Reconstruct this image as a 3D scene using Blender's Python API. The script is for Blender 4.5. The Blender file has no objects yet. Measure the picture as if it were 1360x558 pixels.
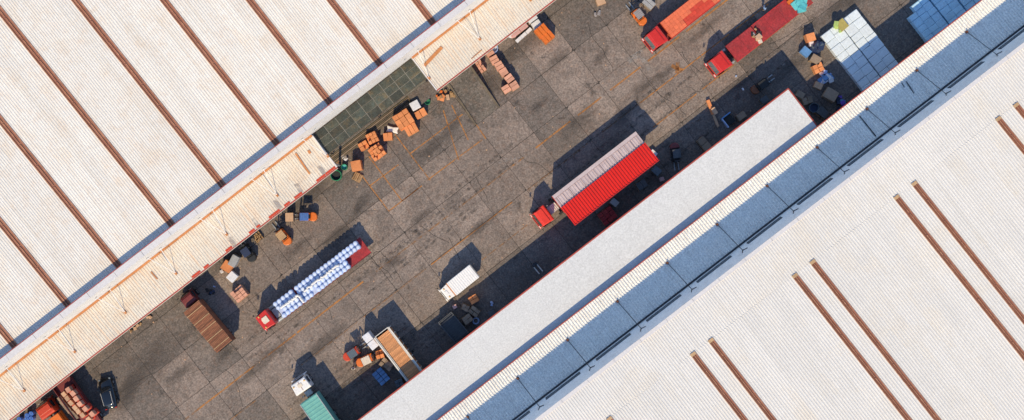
import bpy, bmesh, math, random
from math import sin, cos, radians as R, pi, atan2, degrees
from mathutils import Vector, Matrix
random.seed(7)
sc = bpy.context.scene
COL = sc.collection
# ------------------------------------------------------------------ camera, sky, sun, exposure
HC = 150.0; FP = 1620.0
cam = bpy.data.cameras.new('camera'); cam.sensor_width = 36; cam.lens = 36 * FP / 1360
cam.clip_start = 1; cam.clip_end = 3000
co = bpy.data.objects.new('camera', cam); COL.objects.link(co); co.location = (0, 0, HC)
sc.camera = co
SUN_EL = 44.0; SUN_DIR = Vector((0.07, 1.0, 0)).normalized()      # the way the light travels over the ground
w = bpy.data.worlds.new('World'); sc.world = w; w.use_nodes = True
nt = w.node_tree; bg = nt.nodes['Background']
sky = nt.nodes.new('ShaderNodeTexSky'); sky.sky_type = 'NISHITA'; sky.sun_disc = False
sky.sun_elevation = R(SUN_EL); sky.sun_rotation = R(180 + 4)
sky.air_density = 1.0; sky.dust_density = 0.0; sky.ozone_density = 2.2
nt.links.new(sky.outputs[0], bg.inputs[0]); bg.inputs[1].default_value = 0.145
sl = bpy.data.lights.new('sun', 'SUN'); sl.energy = 3.1; sl.angle = R(0.5); sl.color = (1.0, 0.82, 0.52)
so = bpy.data.objects.new('sun', sl); COL.objects.link(so)
d = Vector((SUN_DIR.x * cos(R(SUN_EL)), SUN_DIR.y * cos(R(SUN_EL)), -sin(R(SUN_EL))))
so.rotation_euler = d.to_track_quat('-Z', 'Y').to_euler(); so.location = (0, -60, 80)
sc.view_settings.view_transform = 'Standard'; sc.view_settings.look = 'None'
sc.view_settings.exposure = 0.50; sc.view_settings.gamma = 1.0
sc.cycles.max_bounces = 5

# ------------------------------------------------------------------ helpers
TH = R(37.65)
def px(x, y, z=0.0):                       # photograph pixel and height -> metres on the site
    k = (HC - z) / FP
    return ((x - 680) * k, (279 - y) * k)
def fr(u, v):                              # site frame (along the sheds, across) -> world
    return (u * cos(TH) - v * sin(TH), u * sin(TH) + v * cos(TH))
def pf(x, y, z=0.0):                       # pixel -> site frame
    X, Y = px(x, y, z)
    return (X * cos(TH) + Y * sin(TH), -X * sin(TH) + Y * cos(TH))

class MB:
    def __init__(s): s.v = []; s.f = []
    def poly(s, pts):
        n = len(s.v); s.v += [tuple(p) for p in pts]; s.f.append(tuple(range(n, n + len(pts)))); return s
    def prism(s, pts, z0, z1):             # pts ccw in xy
        n = len(s.v); k = len(pts)
        s.v += [(p[0], p[1], z0) for p in pts] + [(p[0], p[1], z1) for p in pts]
        s.f.append(tuple(range(n + k - 1, n - 1, -1))); s.f.append(tuple(range(n + k, n + 2 * k)))
        for i in range(k):
            j = (i + 1) % k; s.f.append((n + i, n + j, n + k + j, n + k + i))
        return s
    def box(s, x0, x1, y0, y1, z0, z1):
        return s.prism([(x0, y0), (x1, y0), (x1, y1), (x0, y1)], z0, z1)
    def cbox(s, cx, cy, cz, sx, sy, sz, rz=0):
        c, q = cos(rz), sin(rz)
        pts = [(cx + a * c - b * q, cy + a * q + b * c) for a, b in ((-sx/2, -sy/2), (sx/2, -sy/2), (sx/2, sy/2), (-sx/2, sy/2))]
        return s.prism(pts, cz - sz / 2, cz + sz / 2)
    def side(s, prof, y0, y1):             # profile in xz, extruded along y
        n = len(s.v); k = len(prof)
        s.v += [(p[0], y0, p[1]) for p in prof] + [(p[0], y1, p[1]) for p in prof]
        s.f.append(tuple(range(n, n + k))); s.f.append(tuple(range(n + 2 * k - 1, n + k - 1, -1)))
        for i in range(k):
            j = (i + 1) % k; s.f.append((n + i, n + k + i, n + k + j, n + j))
        return s
    def tube(s, a, b, r, n=8, r2=None):
        a = Vector(a); b = Vector(b); d = (b - a).normalized(); r2 = r if r2 is None else r2
        t = d.orthogonal().normalized(); q = d.cross(t); m = len(s.v)
        for P, rr in ((a, r), (b, r2)):
            for i in range(n):
                an = 2 * pi * i / n; s.v.append(tuple(P + t * cos(an) * rr + q * sin(an) * rr))
        s.f.append(tuple(range(m + n - 1, m - 1, -1))); s.f.append(tuple(range(m + n, m + 2 * n)))
        for i in range(n):
            j = (i + 1) % n; s.f.append((m + i, m + j, m + n + j, m + n + i))
        return s
    def lathe(s, prof, n=14, cx=0, cy=0):
        m = len(s.v); k = len(prof)
        for r, z in prof:
            for i in range(n):
                a = 2 * pi * i / n; s.v.append((cx + r * cos(a), cy + r * sin(a), z))
        for q in range(k - 1):
            for i in range(n):
                j = (i + 1) % n; s.f.append((m + q*n + i, m + q*n + j, m + (q+1)*n + j, m + (q+1)*n + i))
        s.f.append(tuple(range(m + n - 1, m - 1, -1))); s.f.append(tuple(range(m + (k-1)*n, m + k*n)))
        return s
    def corr(s, u0, u1, v0, v1, z0, z1, pitch=.3, h=.05, thick=.06, axis='x'):
        # ribbed sheet: ribs run along v; z goes from z0 (v0) to z1 (v1)
        pr = []; n = max(1, round((u1 - u0) / pitch)); p = (u1 - u0) / n
        for i in range(n):
            b = u0 + i * p; pr += [(b, 0), (b + .52*p, 0), (b + .64*p, h), (b + .88*p, h)]
        pr.append((u1, 0)); m = len(s.v); k = len(pr)
        def put(u, v, z): s.v.append((u, v, z) if axis == 'x' else (v, u, z))
        for u, dz in pr: put(u, v0, z0 + dz)
        for u, dz in pr: put(u, v1, z1 + dz)
        for i in range(k - 1):
            q = (m + i, m + i + 1, m + k + i + 1, m + k + i)
            s.f.append(q if axis == 'x' else q[::-1])
        b = len(s.v)
        for u, v, z in ((u0, v0, z0), (u1, v0, z0), (u1, v1, z1), (u0, v1, z1)): put(u, v, z - thick)
        s.f.append((b + 3, b + 2, b + 1, b) if axis == 'x' else (b, b+1, b+2, b+3))
        s.f.append(tuple([b, b + 1] + [m + i for i in range(k - 1, -1, -1)]))
        s.f.append(tuple([b + 2, b + 3] + [m + k + i for i in range(k)]))
        s.f.append((b + 1, b + 2, m + 2*k - 1, m + k - 1)); s.f.append((b, m, m + k, b + 3))
        return s
    def mesh(s, name, mat, smooth=False, off=(0, 0, 0)):
        me = bpy.data.meshes.new(name)
        me.from_pydata([(a - off[0], b - off[1], c - off[2]) for a, b, c in s.v], [], s.f)
        me.materials.append(M[mat] if isinstance(mat, str) else mat)
        if smooth: me.shade_smooth()
        me.update(); return me
    def build(s, name, mat, parent=None, bev=0, smooth=False, off=(0, 0, 0), loc=None, rz=0):
        me = s.mesh(name, mat, smooth, off); o = bpy.data.objects.new(name, me); COL.objects.link(o)
        if parent: o.parent = parent
        if loc: o.location = loc
        if rz: o.rotation_euler.z = rz
        if bev:
            m = o.modifiers.new('b', 'BEVEL'); m.width = bev; m.segments = 2; m.limit_method = 'ANGLE'; m.angle_limit = R(35)
        return o
def tag(o, label=None, cat=None, group=None, kind=None):
    if label: o['label'] = label
    if cat: o['category'] = cat
    if group: o['group'] = group
    if kind: o['kind'] = kind
    return o
def thing(name, label, cat, x, y, z=0, rz=0, group=None):
    o = bpy.data.objects.new(name, None); COL.objects.link(o); o.location = (x, y, z); o.rotation_euler.z = rz
    o.empty_display_size = .3
    return tag(o, label, cat, group)
def link_mesh(name, me, parent, loc=(0, 0, 0), rz=0, sc3=None):
    o = bpy.data.objects.new(name, me); COL.objects.link(o); o.parent = parent; o.location = loc; o.rotation_euler.z = rz
    if sc3: o.scale = sc3
    return o

# ------------------------------------------------------------------ materials
M = {}
def mk(name, col, rough=.7, metal=0., var=.18, scale=1.2, dirt=None, bump=.0, bscale=40, streak=None, rnd=.0, coat=0, spec=None, gr=.09):
    m = bpy.data.materials.new(name); m.use_nodes = True; t = m.node_tree; N = t.nodes; L = t.links
    b = N['Principled BSDF']; b.inputs['Roughness'].default_value = rough; b.inputs['Metallic'].default_value = metal
    if coat: b.inputs['Coat Weight'].default_value = coat
    if spec is not None: b.inputs['Specular IOR Level'].default_value = spec
    tc = N.new('ShaderNodeTexCoord'); oi = N.new('ShaderNodeObjectInfo')
    mul = N.new('ShaderNodeMath'); mul.operation = 'MULTIPLY'; mul.inputs[1].default_value = 57.; L.new(oi.outputs['Random'], mul.inputs[0])
    add = N.new('ShaderNodeVectorMath'); add.operation = 'ADD'; L.new(tc.outputs['Object'], add.inputs[0]); L.new(mul.outputs[0], add.inputs[1])
    V = add.outputs[0]
    def noise(sc_, det=6, vec=None, ro=.6):
        n = N.new('ShaderNodeTexNoise'); n.inputs['Scale'].default_value = sc_; n.inputs['Detail'].default_value = det
        n.inputs['Roughness'].default_value = ro; L.new(vec or V, n.inputs['Vector']); return n.outputs['Fac']
    def remap(f, a, b_, lo, hi):
        r = N.new('ShaderNodeMapRange'); L.new(f, r.inputs['Value'])
        for i, x in enumerate((a, b_, lo, hi)): r.inputs[i + 1].default_value = x
        return r.outputs[0]
    def mix(f, c1, c2, mode='MIX'):
        x = N.new('ShaderNodeMix'); x.data_type = 'RGBA'; x.blend_type = mode
        if hasattr(f, 'default_value') and not isinstance(f, (int, float)): L.new(f, x.inputs[0])
        else: x.inputs[0].default_value = f
        for k_, c in ((6, c1), (7, c2)):
            if isinstance(c, tuple): x.inputs[k_].default_value = (*c, 1) if len(c) == 3 else c
            else: L.new(c, x.inputs[k_])
        return x.outputs[2]
    c = tuple(col)
    dark = tuple(a * (1 - var) for a in c); light = tuple(min(1, a * (1 + var)) for a in c)
    cur = mix(remap(noise(scale), .3, .7, 0, 1), dark, light)
    cur = mix(remap(noise(scale * 9, 4), .35, .65, 0, .5), cur, tuple(a * (1 - var * .9) for a in c))
    if dirt:
        for (dc, amt, ds) in dirt:
            cur = mix(remap(noise(ds, 8, ro=.7), .5, .72, 0, amt), cur, tuple(dc))
    if streak:
        sx, sy, dc, amt = streak
        mp = N.new('ShaderNodeMapping'); mp.inputs['Scale'].default_value = (sx, sy, 1); L.new(V, mp.inputs[0])
        cur = mix(remap(noise(1, 5, vec=mp.outputs[0]), .5, .75, 0, amt), cur, tuple(dc))
    gn = N.new('ShaderNodeHueSaturation'); L.new(cur, gn.inputs['Color'])
    L.new(remap(noise(5.5, 2), .3, .7, 1 - gr, 1 + gr), gn.inputs['Value']); cur = gn.outputs[0]
    if rnd:
        hs = N.new('ShaderNodeHueSaturation'); L.new(cur, hs.inputs['Color'])
        L.new(remap(oi.outputs['Random'], 0, 1, 1 - rnd, 1 + rnd), hs.inputs['Value']); cur = hs.outputs[0]
    L.new(cur, b.inputs['Base Color'])
    if bump:
        bn = N.new('ShaderNodeBump'); bn.inputs['Strength'].default_value = bump; bn.inputs['Distance'].default_value = .05
        L.new(noise(bscale, 3), bn.inputs['Height']); L.new(bn.outputs[0], b.inputs['Normal'])
    M[name] = m; return m
RUST = (.42, .17, .07); ORG = (.8, .42, .2)
mk('roof_left', (.76, .725, .68), .55, var=.05, scale=.08, rnd=.025, gr=.06, dirt=[((.70, .56, .42), .45, .25), ((.58, .53, .47), .35, 2.5), ((.62, .40, .24), .25, .9)], streak=(3.3, .04, (.60, .53, .45), .6), bump=.15)
mk('roof_right', (.745, .715, .68), .55, var=.05, scale=.06, rnd=.02, gr=.06, dirt=[((.61, .59, .57), .4, .2), ((.58, .55, .52), .3, 2.5), ((.70, .58, .42), .35, .12)], streak=(3.3, .04, (.62, .59, .55), .55), bump=.15)
mk('roof_canopy_left', (.66, .61, .54), .6, var=.1, scale=.2, gr=.1, dirt=[((.64, .44, .27), .55, .3), ((.46, .40, .36), .5, .8), ((.5, .4, .33), .3, 2.)], streak=(3.3, .15, (.70, .44, .26), .55), bump=.2)
mk('roof_canopy_right', (.88, .85, .79), .6, var=.05, scale=.2, gr=.22, dirt=[((.68, .60, .52), .35, .4), ((.62, .60, .56), .35, 4.)], streak=(3.3, .12, (.62, .58, .54), .5), bump=.5, bscale=8)
mk('membrane', (.63, .635, .64), .75, gr=.13, var=.05, scale=.15, dirt=[((.56, .56, .58), .5, .35), ((.80, .79, .8), .4, 3.)], bump=.35, bscale=5)
mk('parapet', (.74, .71, .69), .7, var=.07, scale=.3, dirt=[((.66, .5, .42), .4, .5), ((.55, .52, .5), .4, 2.)], bump=.15)
mk('cladding', (.80, .83, .86), .6, gr=.15, var=.08, scale=.5, dirt=[((.42, .43, .45), .5, 1.)], bump=.25, bscale=12)
mk('coping', (.66, .63, .63), .5, var=.06, scale=.4, dirt=[((.62, .55, .5), .4, .8)])
mk('skylight', (.30, .115, .075), .6, var=.18, scale=.6, dirt=[((.24, .12, .09), .6, 1.6), ((.52, .26, .16), .5, .5)], streak=(4, .3, (.22, .12, .1), .5), bump=.2)
mk('skylight_ridge', (.40, .17, .085), .6, var=.3, scale=2, dirt=[((.6, .34, .2), .6, 2.)])
mk('rust', (.55, .22, .08), .85, var=.35, scale=1.5, dirt=[((.30, .10, .05), .7, 1.5), ((.7, .36, .15), .5, .8)], bump=.3)
mk('red_trim', (.42, .06, .045), .6, var=.3, scale=.8, dirt=[((.25, .07, .05), .7, 1.)])
mk('galv', (.42, .44, .46), .5, .6, var=.2, scale=3)
mk('dark_steel', (.05, .055, .065), .5, .4, var=.3, scale=3, dirt=[((.16, .08, .05), .5, 2.)])
mk('black', (.018, .019, .022), .6, var=.3, scale=3)
mk('tyre', (.02, .02, .021), .85, var=.3, scale=8, bump=.2)
mk('glass', (.02, .025, .03), .08, var=.1, spec=.8)
mk('screen', (.15, .17, .18), .12, var=.25, scale=2.5, spec=.8)
mk('window_dark', (.035, .05, .075), .2, var=.2, spec=.6)
mk('wall', (.5, .48, .45), .85, var=.12, scale=.5, dirt=[((.3, .28, .25), .5, .6)], bump=.2)
mk('under', (.028, .025, .024), .95, var=.3, scale=.3)
def slab_mat(name, col, oil):
    mk(name, col, .88, var=.24, scale=.25, rnd=.10, bump=.5, bscale=9, gr=.34,
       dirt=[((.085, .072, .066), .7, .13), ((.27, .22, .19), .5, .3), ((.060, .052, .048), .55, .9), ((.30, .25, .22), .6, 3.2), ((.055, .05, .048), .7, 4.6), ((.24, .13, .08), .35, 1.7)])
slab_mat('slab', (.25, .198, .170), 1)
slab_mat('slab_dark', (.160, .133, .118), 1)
slab_mat('ramp', (.105, .09, .075), 1)
mk('tar', (.045, .039, .035), .9, var=.4, scale=2)
mk('dock_tile', (.055, .060, .046), .7, var=.5, scale=.8, rnd=.4, gr=.3, bump=.3, dirt=[((.15, .10, .045), .8, .9), ((.03, .035, .03), .6, 2.5), ((.035, .06, .06), .6, .5)])
mk('dock_grid', (.20, .19, .165), .8, var=.3, scale=1)
mk('dock_edge', (.16, .125, .085), .85, var=.4, scale=1, bump=.4, dirt=[((.05, .045, .04), .8, .9)], streak=(.3, 5, (.06, .05, .045), .7))
def paint(name, col, wear, rnd=0):
    m = mk(name, col, .8, var=.25, scale=1.5); t = m.node_tree; N = t.nodes; L = t.links; b = N['Principled BSDF']
    tc = N.new('ShaderNodeTexCoord'); n = N.new('ShaderNodeTexNoise'); n.inputs['Scale'].default_value = 1.6; n.inputs['Detail'].default_value = 10; n.inputs['Roughness'].default_value = .75
    L.new(tc.outputs['Object'], n.inputs['Vector']); r = N.new('ShaderNodeMapRange'); L.new(n.outputs['Fac'], r.inputs[0])
    for i, x in enumerate((wear - .1, wear + .1, 0, .85)): r.inputs[i + 1].default_value = x
    L.new(r.outputs[0], b.inputs['Alpha'])
paint('line_paint', (.50, .21, .055), .44)
paint('line_faint', (.40, .19, .07), .53)
paint('pale_paint', (.36, .33, .31), .52)
paint('stain', (.050, .046, .048), .46)
paint('stain_brown', (.07, .058, .050), .50)
paint('shadow_paint', (.38, .34, .33), .50)  # grey for the shadow blotches painted on the left canopy
mk('cab_red', (.58, .024, .015), .35, var=.1, scale=2, coat=.3, dirt=[((.38, .04, .03), .35, 2.)])
mk('cab_bright', (.72, .035, .014), .4, var=.12, scale=2, coat=.2)
mk('bed_red', (.36, .026, .032), .8, gr=.25, var=.35, scale=.8, bump=.2, dirt=[((.20, .04, .05), .6, 1.), ((.50, .10, .08), .4, .6)], streak=(.3, 4, (.25, .03, .04), .5))
mk('wing_red', (.68, .018, .010), .45, var=.08, scale=.5, dirt=[((.5, .03, .02), .4, .8)])
mk('van_roof', (.54, .44, .44), .5, var=.1, scale=.8, dirt=[((.42, .3, .3), .5, 1.2)], streak=(4, .3, (.42, .30, .29), .5))
mk('bow', (.36, .25, .24), .6, var=.2)
mk('chassis', (.03, .028, .03), .6, .2, var=.4, scale=3, dirt=[((.12, .07, .05), .5, 2.)])
mk('white_paint', (.82, .80, .78), .4, var=.04, scale=1.2, coat=.2, dirt=[((.66, .62, .58), .3, 1.5)])
mk('cream_paint', (.74, .66, .56), .5, var=.06, scale=1.2, dirt=[((.5, .42, .35), .4, 1.5)])
mk('teal', (.15, .42, .37), .6, var=.1, scale=1., dirt=[((.10, .30, .28), .4, 1.5)], bump=.15)
mk('maroon', (.19, .035, .035), .5, var=.25, scale=1.5)
mk('brown_sheet', (.30, .115, .06), .8, var=.3, scale=1., rnd=.25, bump=.2, dirt=[((.13, .06, .04), .6, 1.5), ((.42, .2, .1), .4, .8)])
mk('orange_bar', (.88, .40, .17), .6, var=.2, scale=1.2, rnd=.2, dirt=[((.5, .2, .1), .4, 1.)])
mk('pale_steel', (.72, .68, .62), .45, .0, var=.1, scale=1.5, dirt=[((.5, .35, .25), .5, 1.)])
mk('orange_load', (.74, .16, .07), .75, var=.12, scale=.7, rnd=.06, dirt=[((.5, .1, .06), .5, 1.)])
mk('red_load', (.58, .055, .03), .7, var=.15, scale=.7, rnd=.1)
mk('machine_orange', (.75, .17, .02), .4, var=.15, scale=2, dirt=[((.35, .1, .04), .5, 2.)])
mk('machine_red', (.58, .06, .02), .4, var=.15, scale=2, dirt=[((.35, .05, .03), .5, 2.)])
mk('machine_rust', (.20, .07, .03), .6, var=.2, scale=2)
mk('blue_top', (.07, .16, .42), .5, var=.2, scale=2)
mk('tan_top', (.50, .32, .17), .7, var=.2, scale=2)
mk('grey_top', (.30, .27, .27), .6, var=.2, scale=2)
mk('steel_top', (.10, .13, .16), .5, var=.2, scale=2)
mk('cream_top', (.70, .60, .48), .6, var=.1, scale=2)
mk('seat', (.02, .02, .02), .8)
mk('carton_orange', (.74, .27, .10), .85, var=.14, scale=1., rnd=.14, dirt=[((.5, .18, .08), .4, 1.5)], bump=.2)
mk('carton_tan', (.56, .35, .22), .85, var=.14, scale=1., rnd=.15, bump=.2)
mk('carton_pink', (.64, .32, .22), .85, var=.14, scale=1., rnd=.14, bump=.2)
mk('carton_brown', (.30, .22, .16), .85, var=.2, scale=1., rnd=.2, bump=.2)
mk('wood', (.36, .22, .11), .85, var=.3, scale=3, rnd=.2, streak=(2, 14, (.2, .11, .05), .5))
mk('wrap_white', (.74, .73, .76), .35, var=.08, scale=2, bump=.4, bscale=8, dirt=[((.55, .58, .66), .5, 1.5)])
mk('wrap_grey', (.36, .36, .37), .4, var=.15, scale=2, bump=.4, bscale=8)
mk('wrap_pink', (.62, .36, .34), .5, var=.1, scale=2, bump=.3, bscale=8)
mk('bale', (.70, .77, .82), .55, var=.06, scale=.9, rnd=.05, bump=.5, bscale=4, dirt=[((.66, .66, .66), .4, 1.2)])
mk('bale_shaded', (.52, .78, .95), .55, var=.06, scale=.9, rnd=.06, bump=.5, bscale=4, dirt=[((.5, .58, .66), .4, 1.2)])  # white bales again, with the blue of the shade put into the colour
mk('packing', (.52, .58, .78), .6, var=.25, scale=3, dirt=[((.2, .2, .35), .5, 1.5)])
mk('drum_blue', (.08, .20, .62), .35, var=.1, scale=2)
mk('drum_pale', (.44, .56, .84), .35, var=.15, scale=2, rnd=.2)
mk('drum_cap', (.64, .72, .88), .35, var=.05, scale=2)
mk('green', (.03, .26, .12), .5, var=.3, scale=2)
mk('olive', (.40, .33, .10), .8, var=.15, scale=2)
mk('lime', (.42, .55, .16), .8, var=.15, scale=2)
mk('cyan', (.10, .48, .52), .6, var=.2, scale=2)
mk('blue', (.12, .28, .55), .6, var=.2, scale=2, rnd=.15)
mk('navy', (.02, .035, .09), .6, var=.2, scale=2)
mk('purple', (.14, .06, .45), .6, var=.2, scale=2)
mk('car_black', (.010, .012, .016), .12, .3, var=.1, coat=1)
mk('bin_grey', (.10, .105, .115), .6, .3, var=.25, scale=2, dirt=[((.2, .18, .17), .5, 1.2)])
mk('skin', (.42, .25, .17), .6); mk('shirt_pale', (.55, .50, .45), .8); mk('shirt_blue', (.2, .33, .55), .8); mk('trousers', (.03, .035, .05), .8); mk('hair', (.015, .012, .01), .7)
mk('lamp', (.75, .45, .12), .3)

# ------------------------------------------------------------------ ground, yard slabs, markings
MB().box(-1500, 1500, -1500, 1500, -1.3, -.12).build('ground', 'slab_dark').__setitem__('kind', 'structure')
yard = bpy.data.objects.new('yard', None); yard.rotation_euler.z = TH
COL.objects.link(yard)
yb = MB().box(-110, 110, -22, 22, -.118, -.035).mesh('yard', 'tar'); bpy.data.objects.remove(yard)
yard = bpy.data.objects.new('yard', yb); yard.rotation_euler.z = TH; COL.objects.link(yard); yard['kind'] = 'structure'
rs = random.Random(3)
GU, GV, P5 = -7.16, .86, 5.035
def slabmesh(w_, d_, n):
    # slab with slightly broken corners, so no two joints look ruled
    pts = []
    for (a, b) in ((-1, -1), (1, -1), (1, 1), (-1, 1)):
        if rs.random() < .25:
            c1, c2 = rs.uniform(.08, .3), rs.uniform(.08, .3)
            q = [(a * (w_/2 - c1), b * d_/2), (a * w_/2, b * (d_/2 - c2))]
            if (a, b) in ((1, -1), (-1, 1)): pass
            else: q = q[::-1]
            pts += q
        else: pts.append((a * w_/2 + rs.uniform(-.012, .012), b * d_/2 + rs.uniform(-.012, .012)))
    cx = sum(p[0] for p in pts)/len(pts); cy = sum(p[1] for p in pts)/len(pts)
    pts.sort(key=lambda p: atan2(p[1]-cy, p[0]-cx))
    return pts
variants = []
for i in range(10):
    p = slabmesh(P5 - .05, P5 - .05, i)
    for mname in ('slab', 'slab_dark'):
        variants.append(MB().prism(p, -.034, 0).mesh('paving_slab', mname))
for i in range(-17, 19):
    for j in range(-5, 5):
        u = GU + (i + .5) * P5; v = GV + (j - .5) * P5
        if v < -18 or v > 21: continue
        X, Y = fr(u, v)
        if abs(X) > 84 or abs(Y) > 52: continue
        darkp = .75 if v > 11.5 else (.30 if v > 6 else (.12 if v > -4 else .9))  # right-hand slabs: darker concrete, also deepening the canopy shade by colour
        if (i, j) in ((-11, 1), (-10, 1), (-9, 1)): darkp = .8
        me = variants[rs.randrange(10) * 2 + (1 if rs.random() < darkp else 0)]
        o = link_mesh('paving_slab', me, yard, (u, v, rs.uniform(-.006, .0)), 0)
# tar-filled cracks
def ribbon(mb, pts, wd, z):
    for (a, b) in zip(pts[:-1], pts[1:]):
        A = Vector((*a, 0)); B = Vector((*b, 0)); d_ = (B - A)
        if d_.length < 1e-6: continue
        n = Vector((-d_.y, d_.x, 0)).normalized() * wd / 2; e = d_.normalized() * wd * .3
        A = A - e; B = B + e
        mb.poly([(A.x - n.x, A.y - n.y, z), (B.x - n.x, B.y - n.y, z), (B.x + n.x, B.y + n.y, z), (A.x + n.x, A.y + n.y, z)])
cr = MB()
cracks = [[(493,346),(500,352),(507,356),(514,360),(522,371)], [(507,335),(515,345),(522,352),(530,366),(533,373)], [(493,346),(497,336),(506,333)],
          [(780,30),(788,52),(800,66),(814,90)], [(640,92),(652,118),(664,140)], [(300,490),(312,503),(318,520),(322,540)], [(160,522),(180,508),(205,495)],
          [(632,236),(640,250),(648,268)], [(595,315),(604,330),(611,345)], [(690,205),(700,214),(718,219),(733,231)], [(560,300),(575,312),(596,322)],
          [(860,110),(876,126),(898,140),(910,152)], [(420,395),(436,409),(441,425)], [(905,70),(915,84),(930,96)], [(1020,60),(1038,52),(1060,38),(1085,22)], [(370,330),(385,352),(391,370)]]
for c in cracks:
    pts = []
    for (a, b) in zip(c[:-1], c[1:]):
        for t in (0, .33, .66):
            pts.append((a[0] + (b[0]-a[0])*t + rs.uniform(-1, 1), a[1] + (b[1]-a[1])*t + rs.uniform(-1, 1)))
    pts.append(c[-1])
    ribbon(cr, [pf(*p) for p in pts], .055, .004)
for k in range(60):      # finer crazing
    x, y = rs.uniform(120, 1050), rs.uniform(20, 540); a = rs.uniform(0, 6.3); pts = [(x, y)]
    for q in range(rs.randint(4, 9)):
        a += rs.uniform(-.6, .6); x += 4 * cos(a); y += 4 * sin(a); pts.append((x, y))
    ribbon(cr, [pf(*p) for p in pts], .03, .004)
o = cr.build('crack', 'tar', yard); o['kind'] = 'stuff'
# painted lines, laid in the yard frame
def lineobj(x0, y0, x1, y1, wd=.16, mat='line_paint', z=.008, name='painted_line'):
    mb = MB(); ribbon(mb, [pf(x0, y0), pf(x1, y1)], wd, z); return mb.build(name, mat, yard)
TQ = .7741
def along(x0, x1, yref, xref, mat='line_paint', wd=.17):
    lineobj(x0, yref - (x0 - xref) * TQ, x1, yref - (x1 - xref) * TQ, wd, mat)
for (a, b, m) in ((150, 262, 'line_faint'), (262, 337, 'line_paint'), (337, 352, 'line_faint'), (352, 392, 'line_paint'), (395, 482, 'line_paint'), (500, 600, 'line_faint'), (610, 700, 'line_faint'),
                  (712, 757, 'line_paint'), (768, 798, 'line_paint'), (811, 850, 'line_paint'), (861, 902, 'line_paint'), (912, 975, 'line_paint')):
    along(a, b, 163, 755, m, .2)
for (a, b, m) in ((240, 340, 'line_faint'), (400, 475, 'line_faint'), (480, 565, 'line_faint'), (573, 680, 'line_paint'), (700, 780, 'line_faint'), (800, 848, 'line_faint'), (850, 930, 'line_paint'), (932, 968, 'line_paint'), (975, 1020, 'line_paint')):
    along(a, b, 137, 850, m, .15)
for (a, b, m) in ((640, 700, 'line_faint'), (868, 925, 'line_paint'), (933, 975, 'line_paint'), (1000, 1050, 'line_faint')):
    along(a, b, 165, 873, m, .15)
for l in ((525,179,571,239), (490,208,534,267), (482,235,517,281), (588,144,609,212), (629,160,645,184), (600,140,622,186)):
    lineobj(*l, wd=.14)
for l in ((491,247,529,219), (517,280,560,247), (545,204,614,152), (568,239,640,186), (534,267,556,250)):
    lineobj(*l, wd=.14)
lineobj(893, 88, 905, 93, .45); lineobj(900, 84, 899, 96, .45)
for (a, b, c, d_, w_) in ((836, 80, 852, 70, .8), (848, 70, 862, 92, .5), (395, 462, 414, 450, .12), (392, 468, 405, 458, .1), (663, 216, 690, 209, .1), (668, 209, 690, 219, .08), (290, 520, 296, 514, .3)):
    lineobj(a, b, c, d_, w_, 'pale_paint', .012, 'paint_mark')
# oil and wheel stains of their own shape, thin films on the slabs
def soft(name, col, amt):
    m = mk(name, col, .85, var=.3, scale=2); t = m.node_tree; N = t.nodes; L = t.links; b = N['Principled BSDF']
    tc = N.new('ShaderNodeTexCoord'); ln = N.new('ShaderNodeVectorMath'); ln.operation = 'LENGTH'; L.new(tc.outputs['Object'], ln.inputs[0])
    oi = N.new('ShaderNodeObjectInfo'); ml = N.new('ShaderNodeMath'); ml.operation = 'MULTIPLY'; ml.inputs[1].default_value = 91; L.new(oi.outputs['Random'], ml.inputs[0])
    ad = N.new('ShaderNodeVectorMath'); ad.operation = 'ADD'; L.new(tc.outputs['Object'], ad.inputs[0]); L.new(ml.outputs[0], ad.inputs[1])
    n = N.new('ShaderNodeTexNoise'); n.inputs['Scale'].default_value = 2.2; n.inputs['Detail'].default_value = 9; n.inputs['Roughness'].default_value = .7; L.new(ad.outputs[0], n.inputs['Vector'])
    r1 = N.new('ShaderNodeMapRange'); L.new(ln.outputs['Value'], r1.inputs[0]); r1.inputs[1].default_value = .15; r1.inputs[2].default_value = .98; r1.inputs[3].default_value = .30; r1.inputs[4].default_value = -.22
    sm = N.new('ShaderNodeMath'); sm.operation = 'ADD'; L.new(n.outputs['Fac'], sm.inputs[0]); L.new(r1.outputs[0], sm.inputs[1])
    r2 = N.new('ShaderNodeMapRange'); L.new(sm.outputs[0], r2.inputs[0]); r2.inputs[1].default_value = .42; r2.inputs[2].default_value = .85; r2.inputs[3].default_value = 0; r2.inputs[4].default_value = amt
    L.new(r2.outputs[0], b.inputs['Alpha'])
soft('stain', (.07, .06, .056), .42); soft('stain_brown', (.085, .071, .063), .42)
def stain(cx, cy, rx, ry, ang, mat='stain', z=.016):
    u0, v0 = pf(cx, cy)
    o = MB().poly([(cos(2*pi*i/24), sin(2*pi*i/24), 0) for i in range(24)]).build('oil_stain', mat, yard, loc=(u0, v0, z), rz=ang)
    o.scale = (rx*1.25, ry*1.25, 1)
paint('tyre_film', (.095, .080, .070), .57)
zz = .016
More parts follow.
